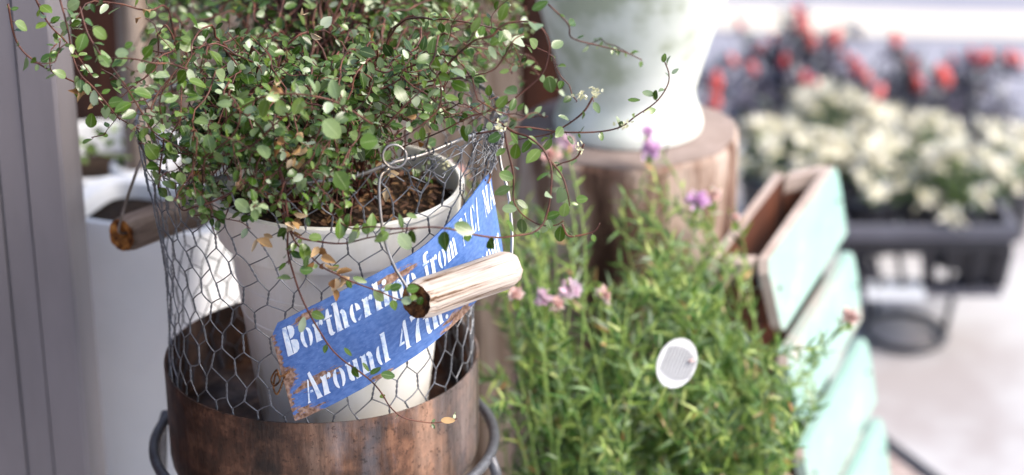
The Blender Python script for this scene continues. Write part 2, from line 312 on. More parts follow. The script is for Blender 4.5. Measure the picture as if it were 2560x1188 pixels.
# ------------------------------------------------------------------ ground, road, band, decking
g = MB(); g.add([(-40, -20, 0), (60, -20, 0), (60, 120, 0), (-40, 120, 0)], [(0, 1, 2, 3)]); tag(g.build('ground', M['concrete'], smooth=False), kind='structure')
def band(name, near, far, z, m, x0=-1.5, x1=6):
    b = MB(); n = 40; vs = []
    for i in range(n + 1):
        x = x0 + (x1 - x0) * i / n; vs += [(x, near(x), z), (x, far(x), z)]
    b.add(vs, [(2 * i, 2 * i + 2, 2 * i + 3, 2 * i + 1) for i in range(n)]); return tag(b.build(name, m, smooth=False), kind='structure')
yr = G(2300, 330).y
band('road', lambda x: yr + .05 * math.sin(x), lambda x: yr + 30, .004, M['asphalt'], -3, 14)
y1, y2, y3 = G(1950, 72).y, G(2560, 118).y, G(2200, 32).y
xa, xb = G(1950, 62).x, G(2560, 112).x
band('sunlit_strip', lambda x: y1 + (y2 - y1) * (x - xa) / (xb - xa) + .06 * math.sin(x * 4.2 + 2.2), lambda x: y3 + .04 * math.sin(x * 3 + .6), .008, M['sunlit'], -1, 4)  # sunlit strip of ground, painted brighter than the road around it
e0, e1 = G(2160, 1062), G(2330, 1188); ed = (e1 - e0).normalized(); pn = Vector((-ed.y, ed.x, 0)); pn = pn if pn.x < 0 else -pn
dk = MB()
for k in range(4):
    a0 = e0 - ed * .05 + pn * (.10 * k + .040); a1 = a0 + ed * 1.6; q = pn * .092
    dk.hexa([a0, a1, a1 + q, a0 + q] + [v + Vector((0, 0, .022)) for v in (a0, a1, a1 + q, a0 + q)])
dd_ = MB(); q0 = e0 - ed * .12; q1 = q0 + ed * 1.8; dd_.add([q0 + pn * .038 + Vector((0, 0, .004)), q1 + pn * .038 + Vector((0, 0, .004)), q1 - pn * .004 + Vector((0, 0, .004)), q0 - pn * .004 + Vector((0, 0, .004))], [(0, 1, 2, 3)]); tag(dd_.build('gap_shade', M['black'], smooth=False), kind='structure')  # flat black strip stands in for the shade in the gap beside the deck
tag(dk.build('decking', M['deck'], smooth=False), kind='structure')

# ------------------------------------------------------------------ grey post, far left
pr = P(185, 700, .12); px_r = pr.x
pt = thing('door_post', 'grey painted metal door post with vertical grooves at the left edge', 'post', (px_r - .05, .14, 0))
prof = [(px_r, .10), (px_r, .20), (px_r - .16, .20), (px_r - .16, .10)]
mm = .001
def gx(pxb): return P(pxb, 1100, .10).x
xs = [gx(216), gx(131), gx(127), gx(66), gx(60), gx(-60)]
poly = [(xs[0], .102), (xs[0] - .003, .10), (xs[1], .10), (xs[1] - .0004, .104), (xs[2], .104), (xs[2] - .0003, .1015), (xs[3], .1015), (xs[3] - .0004, .105), (xs[4], .105), (xs[4] - .0004, .10), (xs[5], .10), (xs[5], .17), (xs[0], .17)]
b = MB(); n = len(poly); b.add([(x, y, z) for z in (0.0, 1.7) for x, y in poly], [(i, (i + 1) % n, n + (i + 1) % n, n + i) for i in range(n)] + [tuple(range(n))[::-1], tuple(range(n, 2 * n))])
b.build('upright', M['post'], pt, smooth=False)
b = MB(); b.box((px_r - .62, -2.6, 0), (px_r - .50, .16, 1.35)); b.build('sky_block_wall', M['darkwood'], pt, smooth=False)  # unseen wall, added to block sky light from the left
b = MB(); b.box((px_r - .50, .172, 0), (px_r - .162, .20, 1.35)); b.build('sky_block_return', M['darkwood'], pt, smooth=False)

# ------------------------------------------------------------------ wood fence behind
FY = .74
fx0 = P(100, 300, FY).x; fx1 = P(1640, 300, FY).x
fe = thing('plank_fence', 'weathered upright plank fence behind the trailing plant', 'fence', ((fx0 + fx1) / 2, FY, 0))
x = P(345, 300, FY).x; k = 0
while x < fx1:
    wd = random.choice((.055, .07, .045, .06)); b = MB(); y = FY + random.uniform(-.006, .006)
    b.box((x, y, 0), (x + wd - random.uniform(.003, .007), y + .018, .95 + random.uniform(0, .03))); b.build('plank', M['plank'] if k % 5 != 3 else M['darkwood'], fe, smooth=False); x += wd; k += 1
b = MB(); b.box((fx0, FY + .052, 0), (fx1, FY + .06, .97)); b.build('backing', M['darkwood'], fe, smooth=False)
for z in (.25, .8):
    b = MB(); b.box((fx0, FY + .025, z), (fx1, FY + .05, z + .06)); b.build('rail', M['darkwood'], fe, smooth=False)
b = MB(); xl, xr = P(40, 200, .7).x, P(328, 200, .7).x
b.box((xl, .7, 0), ((xl + xr) / 2 - .01, .73, 1.1)); b.box(((xl + xr) / 2 - .005, .685, 0), (xr, .73, 1.1))
tag(b.build('wood_post', M['darkwood'], smooth=False), 'dark red-brown wooden post between the grey door post and the plank fence', 'post')

# ------------------------------------------------------------------ white planters at left
pl_c = P(388, 560, .31); ztop = P(300, 520, .30).z
def squash(b):                                               # oblong plan, turned so the right end comes nearer
    a = R(-19); c, s_ = math.cos(a), math.sin(a)
    b.v = [(pl_c.x + (x - pl_c.x) * c - (y - .31) * .70 * s_, .31 + (x - pl_c.x) * s_ + (y - .31) * .70 * c, z) for x, y, z in b.v]; return b
pw = thing('square_planter', 'tall white square planter with tapering sides behind the wire basket', 'planter', (pl_c.x, .31, 0))
b = MB(); hw = .084
b.lathe([(hw * .50, 0), (hw * .52, .004), (hw * .93, ztop - .03), (hw * .955, ztop - .028), (hw, ztop - .005), (hw * .985, ztop), (hw * .80, ztop - .002), (hw * .77, ztop - .01), (hw * .74, ztop - .05), (.001, ztop - .051)], (pl_c.x, .31, 0), 96, 7.0)
squash(b).build('planter_body', M['planter'], pw, sharp=True)
b = MB(); b.lathe([(hw * .772, ztop - .0165), (hw * .4, ztop - .015), (.001, ztop - .014)], (pl_c.x, .31, 0), 48, 6.0); squash(b).build('soil', M['soil'], pw)
p2 = P(235, 372, .58)
pr2 = thing('round_planter', 'wide round white planter, open and half filled, behind the square planter', 'planter', (p2.x, .58, 0))
b = MB(); zt = p2.z; rr_ = .090
b.lathe([(rr_ * .6, 0), (rr_ * .93, zt - .04), (rr_ * .98, zt - .012), (rr_ * 1.05, zt - .011), (rr_ * 1.06, zt - .002), (rr_ * 1.0, zt), (rr_ * .93, zt - .002), (rr_ * .86, zt - .06), (.001, zt - .061)], (p2.x, .58, 0), 64); b.build('planter_body', M['planter'], pr2, sharp=True)
b = MB(); b.lathe([(rr_ * .90, zt - .034), (rr_ * .5, zt - .030), (.001, zt - .028)], (p2.x, .58, 0), 48); b.build('soil', M['soil'], pr2)
# potted sapling: beige trunk in a small white pot
p3 = P(350, 408, .555)
ps = thing('potted_sapling', 'beige bare trunk standing in a small white pot beside the fence', 'potted tree', (p3.x, .555, p3.z - .026))
b = MB(); b.lathe([(.02, -.026), (.0265, -.022), (.031, -.004), (.030, 0), (.026, .001), (.0235, -.012), (.001, -.012)], tuple(p3), 40); b.build('pot', M['planter'], ps, sharp=True)
b = MB(); b.tube(smoothpath([p3 + Vector((0, 0, -.02)), p3 + Vector((.001, 0, .1)), p3 + Vector((.004, 0, .22)), p3 + Vector((.012, .01, .36)), p3 + Vector((.018, .02, .5))], 5), [.0165 - .0002 * i for i in range(21)], 12); b.build('trunk', M['plank'], ps)
b = MB()
for k in range(14):
    q = P(random.uniform(170, 330), random.uniform(330, 410), .46 - random.uniform(.0, .03)); b.leaf(q, rv() + Vector((0, 0, .3)), Vector((0, -1, .6)) + rv(.6), .012, .009)
b2 = MB(); b2.tube(smoothpath([P(150, 290, .42), P(200, 350, .44), P(250, 385, .44), P(330, 395, .44)], 6), .0008, 4); b.v and b.build('foliage', M['leaf'], pr2); b2.build('stem', M['greenstem'], pr2)

# ------------------------------------------------------------------ stump and urn
SC = P(1565, 318, .42)
st = thing('tree_stump', 'tall sawn tree stump carrying the white urn', 'stump', (SC.x, SC.y, 0)); sr = .109
jig = lambda a, z: 1 + .02 * math.sin(3 * a + 1) + .014 * math.sin(7 * a) + .006 * math.sin(17 * a + z * 9)
b = MB(); b.lathe([(sr * 1.08, 0)] + [(sr * (1.05 - .06 * k / 9), SC.z * (.05 + .93 * k / 9)) for k in range(10)] + [(sr * .97, SC.z - .004)], (SC.x, SC.y, 0), 96, jig=jig); b.build('bark', M['bark'], st)
b = MB(); b.lathe([(sr * .965, SC.z - .006), (sr * .95, SC.z), (sr * .5, SC.z + .001), (.001, SC.z + .001)], (SC.x, SC.y, 0), 96, jig=jig); b.build('cut_face', M['cut'], st)
un = thing('white_urn', 'large white urn flaring upward from a narrow foot on the stump', 'urn', (SC.x + .002, SC.y, SC.z + .002))
b = MB(); S_ = 1.93 / FPX * 1.03
b.lathe([(.05, .0), (190 * S_, 0), (193 * S_, .006), (188 * S_, .014), (176 * S_, .026), (170 * S_, .036), (174 * S_, .046), (196 * S_, .075), (228 * S_, .115), (262 * S_, .155), (292 * S_, .195), (322 * S_, .245), (345 * S_, .30), (352 * S_, .34), (365 * S_, .345), (365 * S_, .36), (350 * S_, .362), (338 * S_, .34), (300 * S_, .24), (.001, .1)], (SC.x + .002, SC.y, SC.z + .002), 96)
b.build('bowl', M['urn'], un, sharp=True)

# ------------------------------------------------------------------ iron stand and rusty can
ZR = .55; RC = .1235
stn = thing('ring_stand', 'grey iron ring stand with thin legs holding the rusty can', 'plant stand', (0, 0, 0)); ZG = .474
def ringpts(r, z, n=72): return [(r * math.sin(2 * math.pi * k / n), -r * math.cos(2 * math.pi * k / n), z) for k in range(n)]
b = MB(); b.tube(ringpts(.1365, ZG), .0043, 10, closed=True); b.build('ring', M['iron'], stn)
for ph in (74, 164, 254, 344 - 30):
    a = R(ph); d = Vector((math.sin(a), -math.cos(a), 0)); b = MB()
    b.tube([d * .139 + Vector((0, 0, ZG + .002)), d * .1435 + Vector((0, 0, ZG - .01)), d * .17 + Vector((0, 0, .15)), d * .19 + Vector((0, 0, .004))], .0043, 10); b.build('leg', M['iron'], stn)
for a in (0, 90):
    d = Vector((math.cos(R(a + 30)), math.sin(R(a + 30)), 0)); b = MB(); z = ZR - .088 - (.004 if a == 0 else .0105)
    b.tube([d * -.1365 + Vector((0, 0, ZG)), d * -.128 + Vector((0, 0, z)), d * .128 + Vector((0, 0, z)), d * .1365 + Vector((0, 0, ZG))], .0032, 8); b.build('crossbar', M['iron'], stn)
can = thing('rusty_can', 'low round can of rusty sheet iron around the basket foot', 'can', (0, 0, ZR - .088))
b = MB(); jj = lambda a, z: 1 + .004 * math.sin(2 * a + .6) + .002 * math.sin(5 * a)
b.lathe([(.001, -.088), (RC - .006, -.088), (RC - .001, -.083), (RC, -.076), (RC, -.03), (RC + .0004, -.002), (RC + .0002, 0), (RC - .0012, 0), (RC - .0016, -.003), (RC - .0016, -.056), (.001, -.056)], (0, 0, ZR), 128, jig=jj)
b.build('can_wall', M['rust'], can, sharp=True)

# ------------------------------------------------------------------ wire basket
BT = .749; BX = .006
def brad(z):
    t = max(0, min(1, (z - (ZR + .06)) / (BT - ZR - .06))); return .1195 + .0195 * (t ** 1.5)
dzt = [(-180, 0), (-120, 0), (-80, -.004), (-50, -.013), (-20, -.003), (10, .0), (30, .008), (50, .012), (75, .006), (110, 0), (180, 0)]
def dz(ph):
    ph = (ph + 180) % 360 - 180
    for (a, p), (b_, q) in zip(dzt, dzt[1:]):
        if a <= ph <= b_:
            t = (ph - a) / (b_ - a); t = t * t * (3 - 2 * t); return p + (q - p) * t
    return 0
def BS(ph, z, off=0):                                        # basket surface; ph in degrees from the front, to the right
    t = max(0, min(1, (z - ZR) / (BT - ZR))); a = R(ph)
    nz_ = noise.noise(Vector((ph * .035, z * 22, 3.1))) * .0035 * (.3 + t)
    r = brad(z) + nz_ + off
    return Vector((BX * t + r * math.sin(a), -r * math.cos(a), z + dz(ph) * t * t))
bk = thing('wire_basket', 'hexagon chicken wire basket with wooden grips standing in the rusty can', 'basket', (0, 0, ZR - .056))
NC = 39; z0 = ZR - .05; rows = 12; dh = (BT - z0) / rows; tw = .56
def node(c, r, top):                                         # bottom/top of the twist in row r, column c (half steps)
    ph = (c + (.5 if r % 2 else 0)) * 360 / NC; z = z0 + r * dh + (dh * tw if top else 0)
    j = Vector((c % NC * 7.3, r * 3.7, 1.1 if top else 0)); amp = 1.0 + 1.6 * max(0, (r - 8.5) / 3) * (1 if 30 < ph < 120 else .5)
    return (ph + noise.noise(j) * 3.0 * amp, z + noise.noise(j + Vector((9, 9, 9))) * .0055 * amp)
b = MB()
def run(a, c, n=3):
    pts = []
    for k in range(n + 1):
        t = k / n; pts.append(BS(a[0] + (c[0] - a[0]) * t, a[1] + (c[1] - a[1]) * t))
    return pts
for r in range(rows):
    for c in range(NC):
        lo, hi = node(c, r, 0), node(c, r, 1)
        if hi[1] > BT + .004: hi = (hi[0], BT + .002)
        ax = run(lo, hi, 8); rad = Vector((ax[0].x, ax[0].y, 0)).normalized(); tan = Vector((-rad.y, rad.x, 0)); ph0 = random.uniform(0, 6)
        for sgn in (0, math.pi):
            b.tube([p + (rad * math.cos(ph0 + sgn + k * 1.15) + tan * math.sin(ph0 + sgn + k * 1.15)) * .00050 for k, p in enumerate(ax)], .00046, 5, cap=False)
        for side in (0, 1):
            c2 = c + (side if r % 2 else side - 1); nx = node(c2 % NC, r + 1, 0)
            d = (nx[0] - hi[0] + 180) % 360 - 180; e = (hi[0] + d, min(nx[1], BT))
            pts = run(hi, e, 4); sag = rv(.0007)
            b.tube([p + sag * math.sin(math.pi * k / 4) for k, p in enumerate(pts)], .00050, 5, cap=False)
b.build('wire_mesh', M['wire'], bk)
# second layer folded over the rim: crumpled mesh at the right back
b = MB()
for k in range(150):
    ph = random.gauss(78, 26); z = BT - abs(random.gauss(0, .016)) - .002; pts = [BS(ph, z, random.uniform(-.002, .005))]
    for q in range(random.choice((1, 2, 3))):
        ph += random.uniform(-5, 5); z = min(BT + .002, z + random.uniform(-.010, .009)); pts.append(BS(ph, z, random.uniform(-.003, .006)))
    b.tube(pts, .00046, 4, cap=False)
for k in range(46):                                          # cut ends wrapped round the rim
    ph = k * 360 / 46 + random.uniform(-2, 2)
    c_ = BS(ph, BT); a = R(ph); rad = Vector((math.sin(a), -math.cos(a), 0)); tan = Vector((rad.y * -1, rad.x, 0))
    b.tube([c_ + (rad * math.cos(t * .75) + Vector((0, 0, 1)) * math.sin(t * .75)) * .0022 + tan * (t - 6) * .00045 for t in range(13)], .00046, 4, cap=False)
b.build('folded_mesh', M['wire'], bk)
b = MB(); b.tube([BS(k * 3, BT) for k in range(120)], .0015, 8, closed=True); b.build('rim_wire', M['rim_wire'], bk)
# loops that carry the bails
def ring_at(p, r, tilt, wire=.0011):
    b = MB(); ax = Vector(tilt).normalized(); u = ax.orthogonal().normalized(); v = ax.cross(u)
    b.tube([p + (u * math.cos(t) + v * math.sin(t)) * r + ax * (t * .00035) for t in [k * 2 * math.pi / 24 for k in range(36)]], wire, 8); return b
pA = P(985, 392, -.138); ring_at(pA, .0082, (.25, -1, .55), .0009).build('bail_loop', M['rim_wire'], bk)
pB = P(1238, 362, -.02); ring_at(pB, .008, (1, -.35, .3)).build('bail_loop', M['rim_wire'], bk)
pC = P(378, 352, .02); ring_at(pC, .008, (1, .3, .2)).build('bail_loop', M['rim_wire'], bk)
def grip(a, c, r, m_side, bail, name_m, m_end='endgrain'):
    bh = MB(); bh.tube(bail, .0012, 8); hd = bh.build('bail', M['rim_wire'], bk)
    ax = (c - a); L = ax.length; ax.normalize(); up = Vector((0, 0, 1)); u = (up - ax * up.dot(ax)).normalized(); v = ax.cross(u)
    g_ = MB(); seg = 40; rings = 14; vs = []
    loc = Vector(a)
    for i in range(rings + 1):
        t = i / rings; e = 1 - .12 * (max(0, abs(t - .5) * 2 - .9) * 10) ** 2
        for k in range(seg):
            an = 2 * math.pi * k / seg; q = 1 + .05 * noise.noise(Vector((math.cos(an) * 2.2, math.sin(an) * 2.2, t * 1.2 + 5))) + .018 * noise.noise(Vector((math.cos(an) * 9, math.sin(an) * 9, t * .8)))
            rag = .0022 * noise.noise(Vector((math.cos(an) * 3, math.sin(an) * 3, 7 + i))) if i in (0, rings) else 0
            vs.append((L * t + rag, math.cos(an) * r * q * e, math.sin(an) * r * q * e))
    g_.add(vs, [(i * seg + k, i * seg + (k + 1) % seg, (i + 1) * seg + (k + 1) % seg, (i + 1) * seg + k) for i in range(rings) for k in range(seg)])
    for i in (0, rings):                                     # end grain with a dark hollow where the wire enters
        base = i * seg; sg = 1 if i == 0 else -1; o = len(g_.v); vv = []
        for f, dpt in ((.78, .0006), (.34, .0030), (.16, .010), (.01, .014)):
            for k in range(seg):
                p = vs[base + k]; vv.append((L * i / rings + sg * dpt + .001 * noise.noise(Vector((p[1] * 300, p[2] * 300, f * 5))), p[1] * f, p[2] * f))
        g_.add(vv, [])
        for k in range(seg): g_.f.append((base + k, base + (k + 1) % seg, o + (k + 1) % seg, o + k)); g_.mi.append(1)
        for j in range(3):
            for k in range(seg): g_.f.append((o + j * seg + k, o + j * seg + (k + 1) % seg, o + (j + 1) * seg + (k + 1) % seg, o + (j + 1) * seg + k)); g_.mi.append(1)
    o_ = g_.build('grip', [m_side, M[m_end]])
    Mx = Matrix((ax, u, v)).transposed().to_4x4(); Mx.translation = loc - world_loc(bk); o_.parent = hd; o_.matrix_local = Mx
    if name_m: o_['label'] = name_m
gA, gB = P(1040, 752, -.172), P(1272, 672, -.088)
grip(gA, gB, .0142, M['grip'], smoothpath([pA + Vector((-.002, .001, -.008)), P(950, 445, -.146), P(950, 520, -.155), P(962, 600, -.165), P(985, 665, -.170), P(1015, 715, -.174), P(1036, 750, -.175), gA + (gB - gA) * .2, gA + (gB - gA) * .8, gB + (gB - gA) * .02, P(1279, 640, -.082), P(1280, 580, -.07), P(1272, 490, -.045), P(1254, 420, -.03), pB + Vector((.003, 0, -.006))], 6), 'pale bleached grip')
hA, hB = P(303, 588, .055), P(512, 512, .140)
wp = BS(-165, BT)
grip(hA, hB, .0148, M['grip_dark'], smoothpath([pC + Vector((0, 0, -.006)), P(352, 405, .03), P(325, 475, .04), P(303, 545, .05), P(299, 580, .053), hA + (hB - hA) * .15, hA + (hB - hA) * .85, hB + (hB - hA) * .03, hB + Vector((.012, .01, .02)), hB + Vector((.02, .02, .07)), (wp + hB) / 2 + Vector((0, .02, .06)), wp], 6), 'dark brown grip with an orange-brown cut end', 'endgrain_orange')

# ------------------------------------------------------------------ blue sign
cols = [(672, 818, 738, 1056, -.1385), (770, 770, 830, 1012, -.1430), (870, 720, 924, 962, -.1440), (960, 674, 1005, 912, -.1400), (1040, 630, 1082, 858, -.1300), (1120, 560, 1158, 790, -.108), (1180, 490, 1215, 722, -.076), (1226, 428, 1262, 652, -.028)]
tops = smoothpath([P(c[0], c[1], c[4] + .004) for c in cols], 12); bots = smoothpath([P(c[2], c[3], c[4] - .002) for c in cols], 12)
acc = [0]
for i in range(1, len(tops)): acc.append(acc[-1] + ((tops[i] + bots[i]) / 2 - (tops[i - 1] + bots[i - 1]) / 2).length)
SL = acc[-1]; SH = (tops[0] - bots[0]).length
def SS(s, t, off=0):                                         # s metres along, t 0 at the top .. 1 at the bottom
    s = max(0, min(SL - 1e-6, s)); i = next(k for k in range(len(acc) - 1) if acc[k + 1] > s); f = (s - acc[i]) / (acc[i + 1] - acc[i])
    a = tops[i].lerp(tops[i + 1], f); b_ = bots[i].lerp(bots[i + 1], f); du = ((tops[i + 1] - tops[i]) + (bots[i + 1] - bots[i])).normalized(); dv = (b_ - a).normalized()
    n_ = dv.cross(du); n_ = n_ if n_.y < 0 else -n_
    wob = .0008 * noise.noise(Vector((s * 40, t * 2, 0))) + .0005 * noise.noise(Vector((s * 110, t * 5, 4)))   # shallow dents
    return a.lerp(b_, t) + n_.normalized() * (off + wob)
b = MB(); NS, NT = 90, 10; vs = []; uv = []
sl = [0, .0075] + [.0075 + (SL - .011) * k / NS for k in range(1, NS + 1)] + [SL]
for off in (0, -.0011):
    for i, s in enumerate(sl):
        lo_, hi_ = (.10, .985) if i == 0 else ((0, 1) if i < len(sl) - 1 else (.04, .97))
        for k in range(NT + 1):
            t = lo_ + (hi_ - lo_) * k / NT; vs.append(SS(s, t, off)); uv.append((s / SH + 1e-4, t))
n_ = len(sl) * (NT + 1); fs = []
idx = lambda i, k: i * (NT + 1) + k
for i in range(len(sl) - 1):
    for k in range(NT):
        q = (idx(i, k), idx(i + 1, k), idx(i + 1, k + 1), idx(i, k + 1)); fs.append(q[::-1]); fs.append(tuple(v + n_ for v in q))
    fs.append((idx(i, 0), idx(i + 1, 0), idx(i + 1, 0) + n_, idx(i, 0) + n_)); fs.append((idx(i, NT), idx(i, NT) + n_, idx(i + 1, NT) + n_, idx(i + 1, NT)))
for i in (0, len(sl) - 1):
    for k in range(NT): fs.append((idx(i, k), idx(i, k) + n_, idx(i, k + 1) + n_, idx(i, k + 1)))
b.add(vs, fs, uv)
sg = thing('metal_sign', 'curved blue metal sign with white stencil lettering and rust chips wired to the basket', 'sign', tuple(SS(SL * .3, 1)))
b.build('plate', M['sign'], sg, sharp=True)
# stencil serif glyphs: em height 1, x height .66; every glyph is a set of separate blobs
def stem(x, y0, y1, w=.19, sl_=1, sr=1, top=1, bot=1):
    e = .055
    p = []
    p += [(x - e * sl_ * bot, y0), (x + w + e * sr * bot, y0), (x + w, y0 + .06)] if bot else [(x, y0), (x + w, y0)]
    p += [(x + w, y1), (x, y1 - .04), (x - e * sl_ * top, y1 - .06), (x - e * sl_ * top, y1 - .02), (x, y1 + .01)] if top else [(x + w, y1), (x, y1)]
    return p
def cres(cx, cy, rx, ry, side, th=.16, a0=12, a1=168, n=14):
    o = [(side * rx * math.sin(R(a0 + (a1 - a0) * k / n)), ry * math.cos(R(a0 + (a1 - a0) * k / n))) for k in range(n + 1)]
    i = [(side * (rx - th) * math.sin(R(a0 + (a1 - a0) * k / n)) + side * .0, (ry - .035) * math.cos(R(a0 + (a1 - a0) * k / n))) for k in range(n, -1, -1)]
    sh = side * .035
    return [(cx + sh + x, cy + y) for x, y in o + i]
xh = .66
def shoulder(x, w=.19): return [(x, 0), (x + w + .05, 0), (x + w, .06), (x + w, xh - .18), (x + w - .04, xh - .05), (x + .05, xh + .02), (x - .04, xh - .02), (x - .06, xh - .07), (x, xh - .13)]
GL = {
 'B': (.66, [stem(.05, 0, 1, .2, top=0), [(.29, .54), (.29, 1), (.42, .99), (.53, .92), (.56, .78), (.52, .64), (.42, .56)], [(.29, 0), (.29, .49), (.44, .48), (.57, .41), (.61, .26), (.57, .1), (.45, .01)]]),
 'o': (.56, [cres(.26, xh / 2, .22, xh / 2 + .01, -1), cres(.27, xh / 2, .22, xh / 2 + .01, 1)]),
 'r': (.46, [stem(.06, 0, xh), [(.28, xh - .16), (.29, xh - .04), (.37, xh + .03), (.46, xh - .02), (.46, xh - .13), (.39, xh - .19), (.34, xh - .12)]]),
 't': (.40, [[(.10, .58), (.10, .10), (.16, 0), (.28, -.02), (.38, .05), (.30, .07), (.28, .16), (.28, .58)], [(.0, .60), (.10, .68), (.18, .9), (.28, .92), (.28, .67), (.38, .67), (.38, .60)]]),
 'h': (.60, [stem(.05, 0, 1, .18), shoulder(.33, .18)]),
 'e': (.52, [cres(.25, xh / 2, .21, xh / 2 + .01, -1), [(.29, .37), (.29, xh - .01), (.38, xh - .05), (.45, xh - .16), (.47, .37)], [(.29, .02), (.29, .09), (.38, .13), (.47, .2), (.42, .07), (.36, .02)]]),
 'l': (.30, [stem(.05, 0, 1, .18)]),
 'i': (.31, [stem(.05, 0, xh, .18), [(.14 + .1 * math.cos(R(a)), .84 + .1 * math.sin(R(a))) for a in range(0, 360, 30)]]),
 'n': (.60, [stem(.05, 0, xh, .18), shoulder(.33, .18)]),
 'm': (.86, [stem(.05, 0, xh, .18), shoulder(.32, .17), shoulder(.59, .17)]),
 'f': (.40, [[(.04, 0), (.32, 0), (.27, .06), (.27, .57), (.09, .57), (.09, .06)], [(.0, .60), (.40, .60), (.40, .67), (.27, .67), (.28, .84), (.33, .92), (.44, .92), (.44, 1.0), (.28, 1.02), (.14, .95), (.09, .82), (.09, .67), (.0, .67)]]),
 'u': (.60, [[(.0, xh - .06), (.0, xh), (.22, xh), (.22, .2), (.27, .06), (.24, -.01), (.12, .02), (.05, .12), (.05, xh - .06)], [(.32, xh), (.52, xh), (.52, .08), (.58, .03), (.56, 0), (.34, 0), (.34, xh - .05)]]),
 'd': (.58, [cres(.24, xh / 2, .2, xh / 2 + .01, -1, .15), [(.30, 1), (.50, 1.01), (.50, .07), (.56, .02), (.55, 0), (.32, 0), (.32, .95)]]),
 'A': (.72, [[(.30, .96), (.42, 1), (.68, .05), (.72, 0), (.44, 0), (.47, .06)], [(.24, .80), (.28, .70), (.20, .40), (.12, .06), (.16, 0), (.0, 0), (.05, .08)], [(.22, .30), (.36, .30), (.34, .38), (.23, .38)]]),
 '4': (.58, [[(.36, 1), (.46, 1), (.46, .06), (.52, 0), (.26, 0), (.30, .06), (.30, .18), (.30, .86)], [(.0, .24), (.26, .24), (.26, .32), (.12, .32), (.26, .66), (.26, .8)]]),
 '7': (.52, [[(.02, 1), (.06, .78), (.12, .84), (.26, .83), (.26, 1)], [(.30, .84), (.30, 1), (.50, 1), (.50, .94), (.36, .5), (.34, 0), (.12, 0), (.14, .3), (.24, .6), (.38, .83)]]),
 'N': (.72, [[(.0, 1), (.24, 1), (.62, .12), (.62, 0), (.50, 0), (.10, .84)], [(.04, 0), (.2, 0), (.14, .05), (.14, .66), (.09, .76), (.09, .05)], [(.53, 1), (.7, 1), (.65, .95), (.65, .3), (.6, .36), (.6, .95)]]),
 'C': (.62, [cres(.30, .5, .26, .51, -1, .18), [(.34, .93), (.34, 1.0), (.46, .96), (.52, 1), (.56, .68), (.5, .7), (.44, .86)], [(.34, 0), (.34, .07), (.46, .14), (.54, .3), (.57, .25), (.5, .06), (.42, 0)]]),
 '/': (.40, [[(.0, -.1), (.13, -.1), (.40, 1.05), (.27, 1.05)]]),
 '.': (.2, [[(.1 + .08 * math.cos(R(a)), .08 + .08 * math.sin(R(a))) for a in range(0, 360, 30)]]),
 'M': (.86, [[(.0, 1), (.24, 1), (.46, .12), (.40, 0), (.34, .02), (.1, .8)], [(.03, 0), (.18, 0), (.12, .05), (.12, .6), (.07, .74), (.07, .05)], [(.56, 1), (.80, 1), (.76, .95), (.76, .06), (.82, 0), (.52, 0), (.57, .06), (.57, .9)], [(.5, .2), (.53, .12), (.53, .88)]]),
}
lt = MB()
def word(txt, s0, s1, t_top, t_base):
    tot = sum(GL[c][0] + .06 for c in txt); kx = (s1 - s0) / tot; x = 0
    for c in txt:
        adv, polys = GL[c]
        for p in polys:
            out = []
            for i in range(len(p)):                          # subdivide long edges so blobs follow the bend
                a, q = p[i], p[(i + 1) % len(p)]; m = max(1, int(math.hypot(q[0] - a[0], q[1] - a[1]) / .22))
                out += [(a[0] + (q[0] - a[0]) * j / m, a[1] + (q[1] - a[1]) * j / m) for j in range(m)]
            area = sum(out[i][0] * out[(i + 1) % len(out)][1] - out[(i + 1) % len(out)][0] * out[i][1] for i in range(len(out)))
            if area < 0: out = out[::-1]
            vs = []
            for gx_, gy in out:
                s = s0 + (x + gx_ + .03) * kx + .0002 * noise.noise(Vector((gx_ * 9, gy * 9, x))); t = t_base - (t_base - t_top) * gy
                vs.append(SS(s, t, .00045))
            lt.add(vs, [tuple(range(len(vs)))])
        x += adv + .06
def s_at(px, t=.23):                                                # length along the sign at the sheet's middle row, from the pixel column
    best = min(range(len(acc)), key=lambda i: abs((tops[i].lerp(bots[i], t) - P(px, 700, tops[i].lerp(bots[i], t).y)).x)); return acc[best]
word('Bortherline', s_at(702), s_at(1046), .07, .355)
word('from', s_at(1054), s_at(1140), .07, .355)
word('N.C/', s_at(1154), s_at(1197), .07, .355)
word('MA', s_at(1208), s_at(1242), .07, .355)
word('Around', s_at(748, .74), s_at(966, .74), .585, .88)
word('47th.', s_at(988, .74), s_at(1120, .74), .585, .88)
word('mour', s_at(1186, .72), s_at(1250, .72), .56, .85)
lt.build('lettering', M['letter'], sg, smooth=False)
tie = MB(); tp = P(712, 940, -.144)
tie.tube(smoothpath([tp + Vector((.004, -.001, .004)), tp + Vector((-.003, -.003, .001)), P(692, 925, -.140), P(678, 948, -.138), P(686, 965, -.139), P(700, 950, -.144), P(690, 935, -.143), P(684, 970, -.135), P(694, 985, -.133), tp + Vector((-.001, .006, -.004)), tp], 5), .0007, 6)
tie2 = MB(); tie2.tube(smoothpath([P(1214, 452, -.04), P(1206, 436, -.035), P(1216, 424, -.03), P(1226, 440, -.032), P(1220, 458, -.04)], 5), .0007, 6)
tie.build('wire_tie', M['endgrain'], sg); tie2.build('wire_tie', M['endgrain'], sg)

